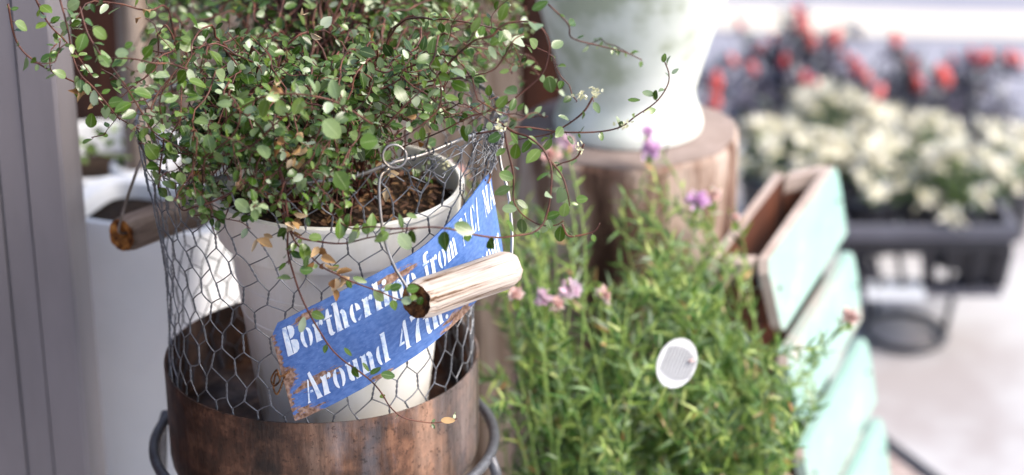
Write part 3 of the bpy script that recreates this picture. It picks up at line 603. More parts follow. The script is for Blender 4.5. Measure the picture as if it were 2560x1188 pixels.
# ------------------------------------------------------------------ potted trailing plant in the basket
PX, PZ, PB, PRt, PRb = .0165, .695, ZR - .0555, .0945, .066
pp = thing('potted_vine', 'trailing plant with tiny round green leaves in a cream plastic pot inside the wire basket', 'potted plant', (PX, 0, PB))
b = MB(); H = PZ - PB
def pr_(t): return PRb + (PRt - .006 - PRb) * t
b.lathe([(.001, 0), (PRb - .006, 0), (PRb - .001, .003), (PRb, .008)] + [(pr_(t) + e, H * t) for t, e in ((.3, 0), (.50, 0), (.503, .0006), (.51, .0006), (.513, 0), (.64, 0), (.643, .0006), (.65, .0006), (.653, 0), (.78, 0), (.80, .0005))]
        + [(PRt - .003, H * .805), (PRt - .001, H * .82), (PRt + .001, H * .975), (PRt + .003, H * .98), (PRt + .003, H * .995), (PRt + .0015, H), (PRt - .001, H), (PRt - .0025, H * .99), (PRt - .004, H * .8), (.001, H * .78)], (PX, 0, PB), 128)
b.build('pot', M['pot'], pp, sharp=True)
b = MB(); zs = PZ - .020; nr = 26; vs = []; fs = []
for i in range(nr + 1):
    for k in range(72):
        a = 2 * math.pi * k / 72; r = (PRt - .0045) * i / nr; x, y = PX + r * math.cos(a), r * math.sin(a)
        vs.append((x, y, zs + .004 * noise.noise(Vector((x * 90, y * 90, 0))) + .002 * noise.noise(Vector((x * 300, y * 300, 3)))))
fs = [(i * 72 + k, i * 72 + (k + 1) % 72, (i + 1) * 72 + (k + 1) % 72, (i + 1) * 72 + k) for i in range(nr) for k in range(72)]
b.add(vs, fs); b.build('soil', M['soil'], pp)
b = MB()
for k in range(700):
    a, r = random.uniform(0, 6.28), (PRt - .006) * math.sqrt(random.random()); b.leaf(Vector((PX + r * math.cos(a), r * math.sin(a), zs + .002 + random.uniform(0, .006))), rv() * Vector((1, 1, .4)), rv(.6) + Vector((0, 0, 1)), random.uniform(.004, .010), random.uniform(.001, .005), simple=True)
b.build('litter', M['litter'], pp, smooth=False)['kind'] = 'stuff'

stems, leaves, hero, dry, tiny = MB(), MB(), MB(), MB(), MB()
def add_leaf(mb, p, tang, size, up=.6, toward=.35, big=False):
    side = tang.cross(rv()).normalized(); d = (side + tang * random.uniform(.1, .8)).normalized()
    pet = size * random.uniform(.15, .35); q = p + d * pet
    stems.tube([p, p + d * pet * .5 + Vector((0, 0, .0004)), q], .00032, 3, cap=False)
    d2 = (d + rv(.35) + Vector((0, 0, random.uniform(-.35, .35)))).normalized()
    n_ = Vector((0, 0, 1)) * up + Vector((.15, -1, .25)) * toward + rv(.55)
    mb.leaf(q, d2, n_, size, size * random.uniform(.52, .78), cup=random.uniform(.02, .2), bend=random.uniform(-.05, .25), pointed=random.uniform(.2, 1.0))
def vine(pts, mb, r0=.0009, r1=.0004, step=.0085, size=.0105, first=0.0, grow=None, twig=0.0, last=1.0):
    n = len(pts); L = [0]
    for i in range(1, n): L.append(L[-1] + (pts[i] - pts[i - 1]).length)
    tot = L[-1]
    stems.tube(pts, [r0 + (r1 - r0) * l / tot for l in L], 5)
    s = tot * first + random.uniform(0, step); i = 1
    while s < tot * last:
        while i < n - 1 and L[i] < s: i += 1
        f = (s - L[i - 1]) / max(1e-9, L[i] - L[i - 1]); p = pts[i - 1].lerp(pts[i], f); tg = (pts[i] - pts[i - 1]).normalized()
        k = 1 - .45 * max(0, (s / tot - .75) / .25)
        add_leaf(mb, p, tg, size * random.uniform(.5, 1.3) * k)
        if random.random() < .35: add_leaf(mb, p, tg, size * random.uniform(.4, .8) * k)
        if random.random() < twig:
            d = (tg * .4 + rv()).normalized(); q = [p]
            for _ in range(random.choice((3, 4, 5, 6))): d = (d + rv(.55)).normalized(); q.append(q[-1] + d * .0075)
            q = smoothpath(q, 3); stems.tube(q, .0004, 4)
            for w_ in q[2::3]: add_leaf(mb, w_, d, size * random.uniform(.4, .85))
        s += step * random.uniform(.6, 1.5)
LB = [(-60, 110), (0, 150), (100, 200), (180, 250), (280, 330), (360, 370), (420, 410), (520, 440), (700, 455), (850, 420), (960, 365), (1080, 330), (1240, 320), (1330, 310), (1480, 270), (1560, 250)]
def lower(x):
    for (a, p), (c, q) in zip(LB, LB[1:]):
        if a <= x <= c: return p + (q - p) * (x - a) / (c - a)
    return 150
random.seed(21)
nst = 0; trunks = []
while nst < 390:
    x = random.gauss(800, 350); y = random.uniform(-120, 450)
    if nst > 310: x, y = random.uniform(400, 920), random.uniform(370, 450)
    if nst > 345: x, y = random.uniform(440, 900), random.uniform(440, 505)
    if nst > 378: x, y = random.uniform(850, 1090), random.uniform(400, 500)
    if 150 < nst <= 240: x, y = random.gauss(900, 330), random.uniform(-220, 130)
    if x < 20 or x > 1490 or (y > lower(x) - 12 and nst <= 345): continue
    if x < 330 and random.random() < .30: continue
    if x > 1330 and (random.random() < .55 or y < 60): continue
    dd = lower(x) - y                                        # distance above the lower edge: low = front, high = back
    Y = -.155 + min(.42, dd * .0014) + random.uniform(-.03, .075)
    if x < 330: Y = random.uniform(-.08, .06)
    if y < 220 and x < 1300 and random.random() < (.60 if x < 850 else .25): continue
    if nst > 345: Y = random.uniform(-.165, -.145)
    if nst > 378: Y = random.uniform(-.05, .03)
    T_ = P(x, y, Y)
    a = random.uniform(0, 6.28); r = .05 * math.sqrt(random.random()); p0 = Vector((PX - .012 + r * math.cos(a), .018 + r * math.sin(a), zs))
    if nst > 45 and random.random() < .85:                   # side shoots leave an older stem above the rim
        old = min(random.sample(trunks, 7), key=lambda q: (q[len(q) // 2] - T_).length); p0 = old[int(len(old) * random.uniform(.3, .6))].copy()
    out = T_ - p0; mid = p0 + out * .45 + Vector((0, 0, .025 + .12 * Vector((out.x, out.y, 0)).length)) + rv(.02)
    mid.z = max(mid.z, BT + .012)
    pre = T_ - out * .16 + Vector((0, 0, random.uniform(-.01, .03))) + rv(.018)
    path = smoothpath([p0, p0 + (mid - p0) * .5 + rv(.012) + Vector((0, 0, .015)), mid, (mid + pre) / 2 + rv(.02), pre, T_], 6)
    path = [p + Vector((noise.noise(p * 60 + Vector((nst, 0, 0))), noise.noise(p * 60 + Vector((0, nst, 5))), noise.noise(p * 60 + Vector((3, 0, nst))))) * .006 for p in path]
    if nst <= 45: trunks.append(path)
    vine(path, leaves, .0010, .0004, .0088, .0098 + (.0012 if Y < -.06 else 0), first=.42 if nst <= 45 else .22, twig=.16); nst += 1
# traced stems in the focal plane
V = [
 ([(1085, 200, -.08), (1119, 162, -.10), (1153, 128, -.11), (1187, 101, -.12), (1230, 89, -.125), (1251, 67, -.125), (1278, 56, -.125), (1331, 56, -.125), (1355, 72, -.125), (1372, 104, -.125), (1370, 141, -.125), (1355, 185, -.125), (1308, 229, -.125), (1267, 259, -.125), (1220, 279, -.125), (1173, 293, -.12), (1100, 330, -.11), (1000, 370, -.08)], .035, .013),
 ([(1190, 335, -.1), (1300, 318, -.1), (1400, 330, -.1), (1490, 330, -.1), (1550, 318, -.1), (1590, 290, -.1), (1640, 255, -.1), (1668, 215, -.1), (1672, 185, -.1), (1662, 155, -.1)], .017, .0095),
 ([(1261, 330, -.12), (1268, 370, -.12), (1281, 424, -.12), (1284, 457, -.12), (1284, 501, -.12), (1301, 531, -.13), (1328, 552, -.135), (1355, 563, -.14), (1389, 563, -.14), (1409, 552, -.14)], .022, .013),
 ([(1240, 300, -.1), (1284, 330, -.11), (1321, 343, -.12), (1355, 370, -.125), (1372, 400, -.13), (1379, 430, -.135), (1375, 491, -.14), (1368, 531, -.14), (1355, 563, -.145), (1331, 582, -.15), (1291, 589, -.155), (1241, 594, -.16), (1187, 587, -.17), (1136, 575, -.18), (1086, 568, -.185), (1039, 570, -.185), (985, 572, -.185), (931, 567, -.18), (884, 572, -.17), (850, 555, -.165), (818, 515, -.155), (808, 460, -.15), (822, 400, -.14)], .03, .0125),
 ([(1372, 398, -.13), (1405, 440, -.13), (1419, 484, -.135), (1424, 515, -.135)], .022, .011),
 ([(1405, 560, -.14), (1419, 589, -.14), (1449, 589, -.14), (1486, 578, -.14), (1500, 558, -.14)], .015, .009),
 ([(690, 400, -.14), (710, 457, -.15), (714, 501, -.155), (720, 558, -.158), (719, 626, -.16), (734, 686, -.162), (751, 737, -.165), (771, 780, -.167), (800, 830, -.168), (828, 872, -.168), (860, 903, -.168), (894, 926, -.168), (930, 955, -.167), (955, 985, -.165), (975, 1017, -.160), (1008, 1044, -.155), (1065, 1056, -.148), (1099, 1056, -.145), (1143, 1047, -.14)], .030, .0095),
 ([(700, 480, -.15), (718, 560, -.158), (741, 609, -.16), (774, 639, -.162), (808, 669, -.165), (842, 686, -.167), (880, 705, -.17), (950, 730, -.175), (1000, 750, -.18), (1040, 745, -.19)], .016, .0095),
 ([(716, 560, -.158), (744, 592, -.16), (801, 605, -.165), (860, 609, -.17), (920, 595, -.175), (985, 584, -.18), (1040, 572, -.185)], .02, .012),
 ([(616, 454, -.14), (579, 481, -.145), (532, 504, -.145), (485, 518, -.145), (455, 525, -.14), (441, 488, -.135), (439, 457, -.13)], .012, .010),
 ([(20, 10, -.05), (34, 84, -.05), (57, 128, -.05), (101, 162, -.05), (148, 188, -.06), (220, 225, -.07), (290, 290, -.08), (400, 350, -.1)], .012, .0105),
 ([(199, 17, -.1), (219, 84, -.11), (252, 138, -.115), (279, 168, -.12), (310, 209, -.12), (330, 242, -.12), (357, 286, -.12), (384, 330, -.12), (450, 370, -.12), (520, 400, -.11)], .011, .012),
 ([(470, 175, -.11), (430, 160, -.11), (384, 158, -.12), (337, 148, -.12), (276, 145, -.12)], .009, .0115),
 ([(150, 0, -.08), (168, 67, -.09), (182, 141, -.09), (202, 188, -.1), (236, 222, -.1), (300, 300, -.1)], .011, .011),
 ([(80, -20, -.06), (110, 40, -.06), (130, 70, -.07), (170, 110, -.08), (230, 190, -.1)], .009, .0115),
 ([(1370, 10, .06), (1420, 60, .06), (1430, 95, .06), (1500, 115, .06), (1560, 130, .06), (1605, 150, .06)], .02, .0095),
 ([(1030, 215, -.09), (1082, 202, -.1), (1153, 195, -.105), (1203, 185, -.11), (1237, 172, -.11), (1261, 141, -.11), (1284, 101, -.11), (1310, 85, -.1)], .02, .0125),
 ([(1096, 88, -.1), (1086, 141, -.11), (1075, 168, -.115), (1099, 199, -.12), (1102, 252, -.12), (1085, 286, -.12), (1018, 337, -.125), (948, 364, -.125)], .014, .0115),
 ([(1483, 242, -.1), (1456, 283, -.1), (1405, 320, -.1), (1365, 337, -.1), (1290, 350, -.09)], .013, .0105),
 ([(1460, 360, -.12), (1440, 395, -.12), (1400, 410, -.12), (1378, 425, -.12)], .012, .0095),
 ([(960, 320, -.12), (1050, 230, -.12), (1110, 215, -.11)], .013, .012),
 ([(930, 310, -.14), (850, 260, -.15), (780, 240, -.155), (700, 235, -.155), (640, 250, -.15), (560, 300, -.14)], .010, .012),
 ([(520, 395, -.145), (620, 370, -.15), (700, 300, -.155), (760, 270, -.155), (800, 275, -.155)], .010, .012),
 ([(500, 400, -.14), (580, 340, -.15), (600, 280, -.15), (570, 230, -.15)], .010, .012),
 ([(396, 470, -.11), (400, 420, -.12), (410, 340, -.12), (400, 250, -.13), (430, 190, -.13)], .010, .012),
]
random.seed(5)
for pts, stp, sz in V:
    path = smoothpath([P(*p) for p in pts], 6)
    vine(path, hero, .00095 if len(pts) > 12 else .0008, .00045, stp * .62, sz * .93, twig=.03)
def facing(px, py, Y, Lpx, ang, wr=.72, mb=None, tilt=0.0):
    p = P(px, py, Y); k = (p - CAM).length / FPX; L = Lpx * k; a = R(ang)
    d = Vector((math.cos(a), tilt, math.sin(a))); (mb or hero).leaf(p - d.normalized() * L / 2, d, (CAM - p).normalized() + Vector((0, 0, .35)) + rv(.15), L, L * wr, cup=.06, bend=.06, pointed=.4)
for q in [(854, 452, -.17, 56, -60, .8), (830, 323, -.175, 62, -50, .8), (922, 354, -.17, 46, 10, 1.0), (1160, 572, -.19, 54, -25, .72), (1012, 604, -.19, 52, -55, .7), (1375, 212, -.13, 44, -80, .8), (1258, 30, -.13, 48, 70, .55), (1350, 14, -.13, 46, 30, .5), (1190, 62, -.12, 42, 60, .5), (1232, 132, -.12, 40, -60, .45), (1110, 170, -.12, 26, 80, .85), (1236, 345, -.13, 36, 30, .7), (1289, 379, -.13, 40, 80, .75), (1266, 440, -.13, 38, -20, .8), (1274, 522, -.14, 38, 0, .65), (1400, 585, -.145, 42, 85, .7), (1411, 525, -.145, 38, 80, .75), (1383, 538, -.14, 40, 20, .6), (1455, 498, -.14, 30, 5, .75), (250, 83, -.13, 42, -45, .7), (261, 153, -.13, 38, -50, .65), (305, 132, -.13, 34, 5, .75), (322, 112, -.12, 22, 25, .8), (370, 128, -.13, 36, 50, .75), (228, 302, -.1, 38, 80, .8), (235, 245, -.11, 40, 85, .55), (194, 207, -.1, 36, -85, .45), (290, 255, -.12, 38, 10, .8), (184, 12, -.1, 34, 30, .9), (453, 447, -.15, 34, -70, .8), (436, 440, -.14, 26, -60, .6), (607, 515, -.16, 48, -40, .7), (640, 522, -.16, 34, -40, .8), (754, 460, -.16, 38, 55, .6), (756, 812, -.172, 44, 75, .45), (970, 938, -.172, 36, -10, .65), (870, 880, -.172, 30, -50, .4), (915, 918, -.172, 30, -55, .35), (1030, 540, -.19, 28, -20, .5), (1660, 145, -.1, 24, 80, .6), (1688, 178, -.1, 22, 40, .5), (1622, 234, -.1, 34, -10, .5), (1585, 250, -.1, 32, 0, .35), (990, 718, -.2, 32, 20, .75), (1032, 722, -.2, 32, 10, .8), (1016, 752, -.2, 26, 0, .9), (1050, 752, -.2, 22, 70, .9), (1034, 744, -.2, 18, 0, .9), (900, 700, -.18, 38, -20, .45), (788, 593, -.17, 32, 0, .75), (765, 655, -.17, 30, 80, .5), (766, 675, -.17, 34, 0, .8)]:
    facing(*q[:5], wr=q[5])
facing(1120, 1051, -.15, 36, 0, .5, mb=dry)
# withered leaves
random.seed(11)
for (x, y, Y, nn, sp) in [(660, 590, -.155, 5, 20), (735, 560, -.16, 5, 18), (790, 655, -.165, 6, 22), (845, 695, -.17, 6, 22), (700, 380, -.15, 5, 40), (760, 400, -.15, 5, 40), (960, 440, -.1, 4, 40), (700, 235, -.15, 4, 25), (600, 480, -.15, 4, 30), (1050, 300, -.08, 4, 60), (780, 200, -.02, 6, 150), (220, 240, -.1, 3, 20), (340, 20, 0, 2, 30), (510, 380, -.12, 4, 80)]:
    for _ in range(nn):
        p = P(x + random.gauss(0, sp * .5), y + random.gauss(0, sp * .7), Y + random.uniform(-.006, .006)); dry.leaf(p, rv() + Vector((0, 0, -.5)), rv() + Vector((0, -.6, .2)), random.uniform(.006, .012), random.uniform(.004, .007), cup=random.uniform(.3, .9), bend=random.uniform(-.5, .6), pointed=1)
for (x, y, Y) in [(1455, 236, -.1), (1487, 229, -.1), (1252, 318, -.11), (1450, 372, -.12), (1565, 312, -.1), (1110, 410, -.0)]:
    tiny = MB()
    for _ in range(16):
        tiny.leaf(P(x + random.gauss(0, 9), y + random.gauss(0, 6), Y + random.uniform(-.004, .004)), rv(), rv(), .0035, .0025, simple=True)
    tiny.build('flower_cluster', M['tinyflower'], pp)
stems.build('stems', M['stem'], pp); leaves.build('foliage', M['leaf'], pp); hero.build('trailing_leaves', M['hero'], pp)
dry.build('withered_leaves', M['dry'], pp); 

# ------------------------------------------------------------------ pink flowering plants in the middle
def carnation(name_label, base, pot_r, pot_h, pot_m, targets, flowers, seed, n_extra):
    random.seed(seed)
    t = thing('carnation_plant', name_label, 'flowering plant', (base[0], base[1], 0), 'pink flowering plants beside the basket')
    b = MB(); b.lathe([(.001, 0), (pot_r * .72, 0), (pot_r * .95, pot_h - .03), (pot_r * 1.03, pot_h - .028), (pot_r * 1.05, pot_h), (pot_r * .97, pot_h), (pot_r * .94, pot_h - .02), (.001, pot_h - .02)], (base[0], base[1], 0), 48); b.build('pot', pot_m, t, sharp=True)
    b = MB(); b.lathe([(pot_r * .93, pot_h - .015), (.001, pot_h - .012)], (base[0], base[1], 0), 32); b.build('soil', M['soil'], t)
    sm, lf, yl, wl, fl = MB(), MB(), MB(), MB(), {}
    def shoot(T_, dens=1.0, w0=.0012):
        a = random.uniform(0, 6.28); r = pot_r * .8 * math.sqrt(random.random()); p0 = Vector((base[0] + r * math.cos(a), base[1] + r * math.sin(a), pot_h - .015))
        o = T_ - p0; path = smoothpath([p0, p0 + Vector((o.x * .25, o.y * .25, o.z * .45)) + rv(.02), p0 + Vector((o.x * .65, o.y * .65, o.z * .8)) + rv(.02), T_], 7)
        sm.tube(path, [w0 * (1.1 - .6 * i / len(path)) for i in range(len(path))], 4)
        for i in range(3, len(path)):
            tg = (path[i] - path[i - 1]).normalized()
            for _ in range(2 if random.random() < dens * .9 else 1):
                sd_ = tg.cross(rv()).normalized(); d = (sd_ * random.uniform(.5, 1.1) + tg * .7 + Vector((0, 0, random.uniform(-.3, .4)))).normalized()
                m_ = yl if random.random() < .2 else (wl if random.random() < .05 else lf)
                m_.leaf(path[i].lerp(path[i - 1], random.random()), d, Vector((0, -.3, 1)) + rv(.6), random.uniform(.010, .024), random.uniform(.0028, .0052), cup=.15, bend=random.uniform(0, .35), pointed=1.2, simple=True)
        if random.random() < .6:
            q = path[-1]; d = Vector((random.uniform(-.5, .5), random.uniform(-.4, .3), .8)); yl.leaf(q, d, rv(), .014, .0035, pointed=1, simple=True)
    for x, y, Y in targets: shoot(P(x, y, Y))
    for x, y, Y, c, s in flowers:
        T_ = P(x, y, Y); shoot(T_, .5, .0012); fm = MB(); fl[len(fl)] = (c, fm)
        yl.leaf(T_ - Vector((0, 0, .014)), (0, 0, 1), (0, -1, 0), .014, .006, cup=.4)
        for k in range(34):
            d = (Vector((0, 0, .5)) + rv()).normalized(); fm.leaf(T_ + d * .001 * random.random(), d, rv(), s * random.uniform(.7, 1.1), s * .75, cup=random.uniform(-.3, .4), bend=random.uniform(-.3, .4), simple=True)
    sm.build('stems', M['greenstem'], t); lf.build('foliage', M['blade'], t); yl.build('young_shoots', M['yblade'], t); wl.build('withered_leaves', M['dry'], t)
    for c, f in fl.values(): f.build('flower', M[c], t)
def region(n, poly):
    out = []
    xs_, ys_ = [p[0] for p in poly], [p[1] for p in poly]
    while len(out) < n:
        x, y = random.uniform(min(xs_), max(xs_)), random.uniform(min(ys_), max(ys_)); ins = False
        for i in range(len(poly)):
            (a, b_), (c, d) = poly[i], poly[i - 1]
            if (b_ > y) != (d > y) and x < (c - a) * (y - b_) / (d - b_) + a: ins = not ins
        if ins: out.append((x, y, .10 + .20 * (1 - (y - 400) / 800) + random.uniform(-.06, .10)))
    return out
random.seed(3)
b1 = P(1450, 1188, .14); b2_ = P(1850, 1188, .17)
carnation('green leafy carnation with pink blooms and an oval tag, right beside the basket', (b1.x, .13), .075, .30, M['planter'],
          region(118, [(1195, 760), (1240, 660), (1300, 640), (1420, 690), (1560, 680), (1700, 760), (1740, 960), (1700, 1250), (1380, 1250), (1340, 1060), (1210, 1020)]) + region(16, [(1200, 640), (1250, 450), (1380, 430), (1440, 600)]),
          [(1360, 748, .10, 'pink', .010), (1425, 724, .11, 'pink', .011), (1392, 762, .10, 'salmon', .008), (1507, 740, .12, 'salmon', .009), (1290, 738, .08, 'salmon', .008), (1415, 357, .26, 'pink', .010), (1375, 390, .24, 'salmon', .011), (1125, 422, .16, 'pink', .008), (1150, 440, .17, 'salmon', .010)], 31, 0)
carnation('taller leafy carnation with magenta blooms, in front of the mint box', (b2_.x - .02, .22), .08, .30, M['terracotta'],
          region(112, [(1500, 740), (1700, 700), (1840, 760), (1960, 860), (2060, 860), (2080, 1000), (2000, 1050), (1960, 1250), (1600, 1250), (1560, 900)]) + region(44, [(1480, 720), (1560, 450), (1640, 400), (1700, 560), (1790, 520), (1870, 660), (1880, 760)]),
          [(1622, 375, .30, 'magenta', .012), (1618, 330, .31, 'magenta', .007), (1742, 505, .27, 'magenta', .012), (1785, 492, .28, 'salmon', .010), (2123, 792, .24, 'salmon', .009), (1838, 545, .27, 'salmon', .005)], 47, 0)
# oval plant tag
tgp = P(1692, 908, .07); tg_ = thing('plant_tag', 'white oval plant tag with fine printed lines standing in the green leaves', 'plant tag', tuple(tgp))
nrm = Vector((.15, -.92, .35)).normalized(); ax1 = Vector((.42, .1, .9)); ax1 = (ax1 - nrm * ax1.dot(nrm)).normalized(); ax2 = nrm.cross(ax1)
ov = [tgp + ax1 * (.0215 * math.cos(a)) + ax2 * (.0165 * math.sin(a)) for a in [k * math.pi / 20 for k in range(40)]]
b = MB(); b.add([v + nrm * .0006 for v in ov] + [v - nrm * .0006 for v in ov], [tuple(range(40)), tuple(range(79, 39, -1))] + [(k, k + 40, (k + 1) % 40 + 40, (k + 1) % 40) for k in range(40)]); b.build('tag_face', M['white'], tg_, smooth=False)
b = MB()
for k in range(-5, 5):
    h = k * .0027; w_ = .0150 * math.sqrt(max(0, 1 - (h / .0165) ** 2)) * .95; c_ = tgp + ax2 * h + nrm * .0011
    b.add([c_ - ax1 * w_ * 1.0 + ax2 * .0005, c_ + ax1 * w_ + ax2 * .0005, c_ + ax1 * w_ - ax2 * .0005, c_ - ax1 * w_ - ax2 * .0005], [(0, 1, 2, 3)])
b.build('printed_lines', M['ink'], tg_, smooth=False)
b = MB(); b.lathe([(.001, -.0003), (.0026, -.0003), (.0026, .0003), (.001, .0004)], tuple(tgp + ax1 * .007 - ax2 * .010 + nrm * .0016), 14); b.build('printed_blossom', M['salmon'], tg_)
b = MB(); b.tube([tgp - ax1 * .02, tgp - ax1 * .03 + Vector((-.008, .01, -.02)), tgp + Vector((-.03, .09, -.10))], .0013, 6); b.build('stake', M['yblade'], tg_)

# ------------------------------------------------------------------ mint box
def mbx(px, py, z): return G(px, py, z)
zt = .50
A0, A1 = G(1912, 655, zt), G(2088, 408, zt); B0, B1 = G(1775, 650, zt), G(1945, 425, zt)
mb_ = thing('slatted_planter_box', 'narrow wooden planter box with overlapping mint painted side boards', 'planter box', ((A0.x + B0.x) / 2, (A0.y + B1.y) / 2, 0))
out = (A0 - B0).normalized(); fw = (A1 - A0).normalized(); nb = 5; pit = .098; UP = Vector((0, 0, 1))
for side, (E0, E1, o) in enumerate(((A0, A1, out), (B0, B1, -out))):
    for k in range(nb):
        L_ = (E1 - E0).length; lean = (.0215 if side == 0 else .002); flare = (.0185 if side == 0 else .002)
        org = E0 + o * (lean * k + .002) + fw * (.006 * (k % 2)); hgt = .077 if k < nb - 1 else .10
        prof = [(0.006, 0), (L_ - .010, 0), (L_ - .002, .010), (L_, .03), (L_ - .004 - .006 * (k % 2), hgt), (.016, hgt), (.008, hgt - .008), (0, .012)]
        b = MB(); vs = []
        for th in (0, -.010):
            for u, v in prof: q = org + fw * u + o * (flare * v / .09 + th); q.z = max(.002, zt - k * pit - v); vs.append(q)
        n8 = len(prof); b.add(vs, [tuple(range(n8)), tuple(range(2 * n8 - 1, n8 - 1, -1))] + [(i, i + n8, (i + 1) % n8 + n8, (i + 1) % n8) for i in range(n8)])
        b.mi = [0, 2] + [1 if k == 0 or i == 7 else 0 for i in range(n8)]
        bd = b.build('side_board', [M['mint'], M['rawedge'], M['boxwood']], mb_, smooth=False)
        if side == 0 and k < 4:
            for u in (.022, L_ - .02):
                q = org + fw * u + o * (flare * .035 / .09 + .0008); q.z = zt - k * pit - .035; nh = MB(); nh.lathe([(.001, -.0016), (.0024, -.0012), (.0026, .0), (.0024, .0012), (.001, .0016)], tuple(q), 10); nh.build('nail_head', M['iron'], bd)
for E, F, s in ((B0, A0, 1), (B1, A1, -1)):
    E, F = E + out * .012, F - out * .012; b = MB(); o = fw * (.012 * s) ; e2, f2 = E + o, F + o
    b.hexa([Vector((v.x, v.y, .0)) for v in (e2 - out * .01, f2 + out * .05, f2 + out * .05 + fw * .012 * s, e2 - out * .01 + fw * .012 * s)] + [Vector((v.x, v.y, zt - .02)) for v in (e2, f2, f2 + fw * .012 * s, e2 + fw * .012 * s)])
    b.build('end_panel', M['boxwood'], mb_, smooth=False)
    b = MB(); b.hexa([Vector((v.x, v.y, zt - .018)) for v in (E, F, F + fw * .02 * s, E + fw * .02 * s)] + [Vector((v.x, v.y, zt - .002)) for v in (E, F, F + fw * .02 * s, E + fw * .02 * s)]); b.build('end_rail', M['rawedge'], mb_, smooth=False)
b = MB(); b.hexa([Vector((v.x, v.y, .33)) for v in (B0 + out * .012, A0 - out * .012, A1 - out * .012, B1 + out * .012)] + [Vector((v.x, v.y, .36)) for v in (B0 + out * .012, A0 - out * .012, A1 - out * .012, B1 + out * .012)]); b.build('inner_floor', M['boxwood'], mb_, smooth=False)

# ------------------------------------------------------------------ black tray on its foot ring
RG = G(2262, 822, .012); tr = thing('black_plant_tray', 'black plastic plant tray with open sides on a round foot ring', 'plant tray', (RG.x, RG.y, 0)); TY = RG.y
b = MB(); b.tube([(RG.x + .056 * math.cos(2 * math.pi * k / 40), RG.y + .062 * math.sin(2 * math.pi * k / 40), .0085) for k in range(40)], .0052, 8, closed=True); b.build('foot_ring', M['black'], tr)
def zat(py, Y): return P(2300, py, Y).z
zsf = zat(742, TY - .075); xl_, xr_ = P(2118, 720, TY - .03).x, P(2486, 720, TY - .03).x
b = MB(); fy0, fy1 = TY - .075, TY + .10
for (a, c) in (((xl_, fy0, zsf), (xr_, fy0 + .045, zsf + .007)), ((xl_, fy1 - .03, zsf), (xr_ + .01, fy1, zsf + .007)), ((xl_, fy0 + .046, zsf), (xl_ + .04, fy1 - .031, zsf + .007)), ((xr_ - .03, fy0 + .046, zsf), (xr_, fy1 - .031, zsf + .007))): b.box(a, c)
b.build('lower_shelf', M['blackgrey'], tr, smooth=False)
for x_, y_ in ((RG.x - .056, RG.y), (RG.x + .056, RG.y), (RG.x - .035, RG.y + .05)):
    b = MB(); b.tube([(x_, y_, .01), (x_ + (.012 if x_ > RG.x else -.004 if x_ < RG.x else 0), y_, zsf)], .0048, 8); b.build('strut', M['black'], tr)
ztr = zat(545, TY - .05); x0, x1 = P(2100, 560, TY - .08).x, P(2545, 560, TY - .08).x; y0, y1_ = TY - .09, TY + .16
def frame(z, h, ins, wdt, m, nm):
    b = MB(); a, c, d, e = x0 + ins, x1 - ins, y0 + ins, y1_ - ins
    b.box((a, d, z), (c, d + wdt, z + h)); b.box((a, e - wdt, z), (c, e, z + h)); b.box((a, d + wdt + .0005, z), (a + wdt, e - wdt - .0005, z + h)); b.box((c - wdt, d + wdt + .0005, z), (c, e - wdt - .0005, z + h)); b.build(nm, m, tr, smooth=False)
frame(ztr - .016, .018, 0, .012, M['blackgrey'], 'top_rim')
frame(ztr - .034, .014, .006, .008, M['black'], 'side_band')
for k in range(7):                                            # upright ribs, narrowing to the shelf
    t = k / 6; xa_, xb_ = x0 + .008 + (x1 - x0 - .024) * t, xl_ + .006 + (xr_ - xl_ - .018) * t
    wdt = .018 if k in (0, 3, 6) else .008
    for yy, y2_ in ((y0 + .010, fy0 + .012), (y1_ - .016, fy1 - .02)):
        b = MB(); b.hexa([(xb_, y2_, zsf + .008), (xb_ + wdt, y2_, zsf + .008), (xb_ + wdt, y2_ + .006, zsf + .008), (xb_, y2_ + .006, zsf + .008), (xa_ - .004, yy, ztr - .034), (xa_ - .004 + wdt, yy, ztr - .034), (xa_ - .004 + wdt, yy + .006, ztr - .034), (xa_ - .004, yy + .006, ztr - .034)]); b.build('rib', M['black'], tr, smooth=False)
b = MB(); b.hexa([(xr_ - .05, fy0 + .02, zsf + .009), (xr_ - .002, fy0 + .02, zsf + .009), (xr_ - .002, fy1 - .03, zsf + .009), (xr_ - .05, fy1 - .03, zsf + .009), (x1 - .10, y0 + .02, ztr - .018), (x1 - .014, y0 + .02, ztr - .018), (x1 - .014, y1_ - .02, ztr - .018), (x1 - .10, y1_ - .02, ztr - .018)]); b.build('solid_corner', M['black'], tr, smooth=False)
b = MB(); lx0, lx1 = P(2165, 735, fy0).x, P(2312, 735, fy0).x; b.box((lx0, fy0 - .002, zsf - .004), (lx1, fy0 + .035, zsf + .0085)); b.build('label_card', M['label'], tr, smooth=False)

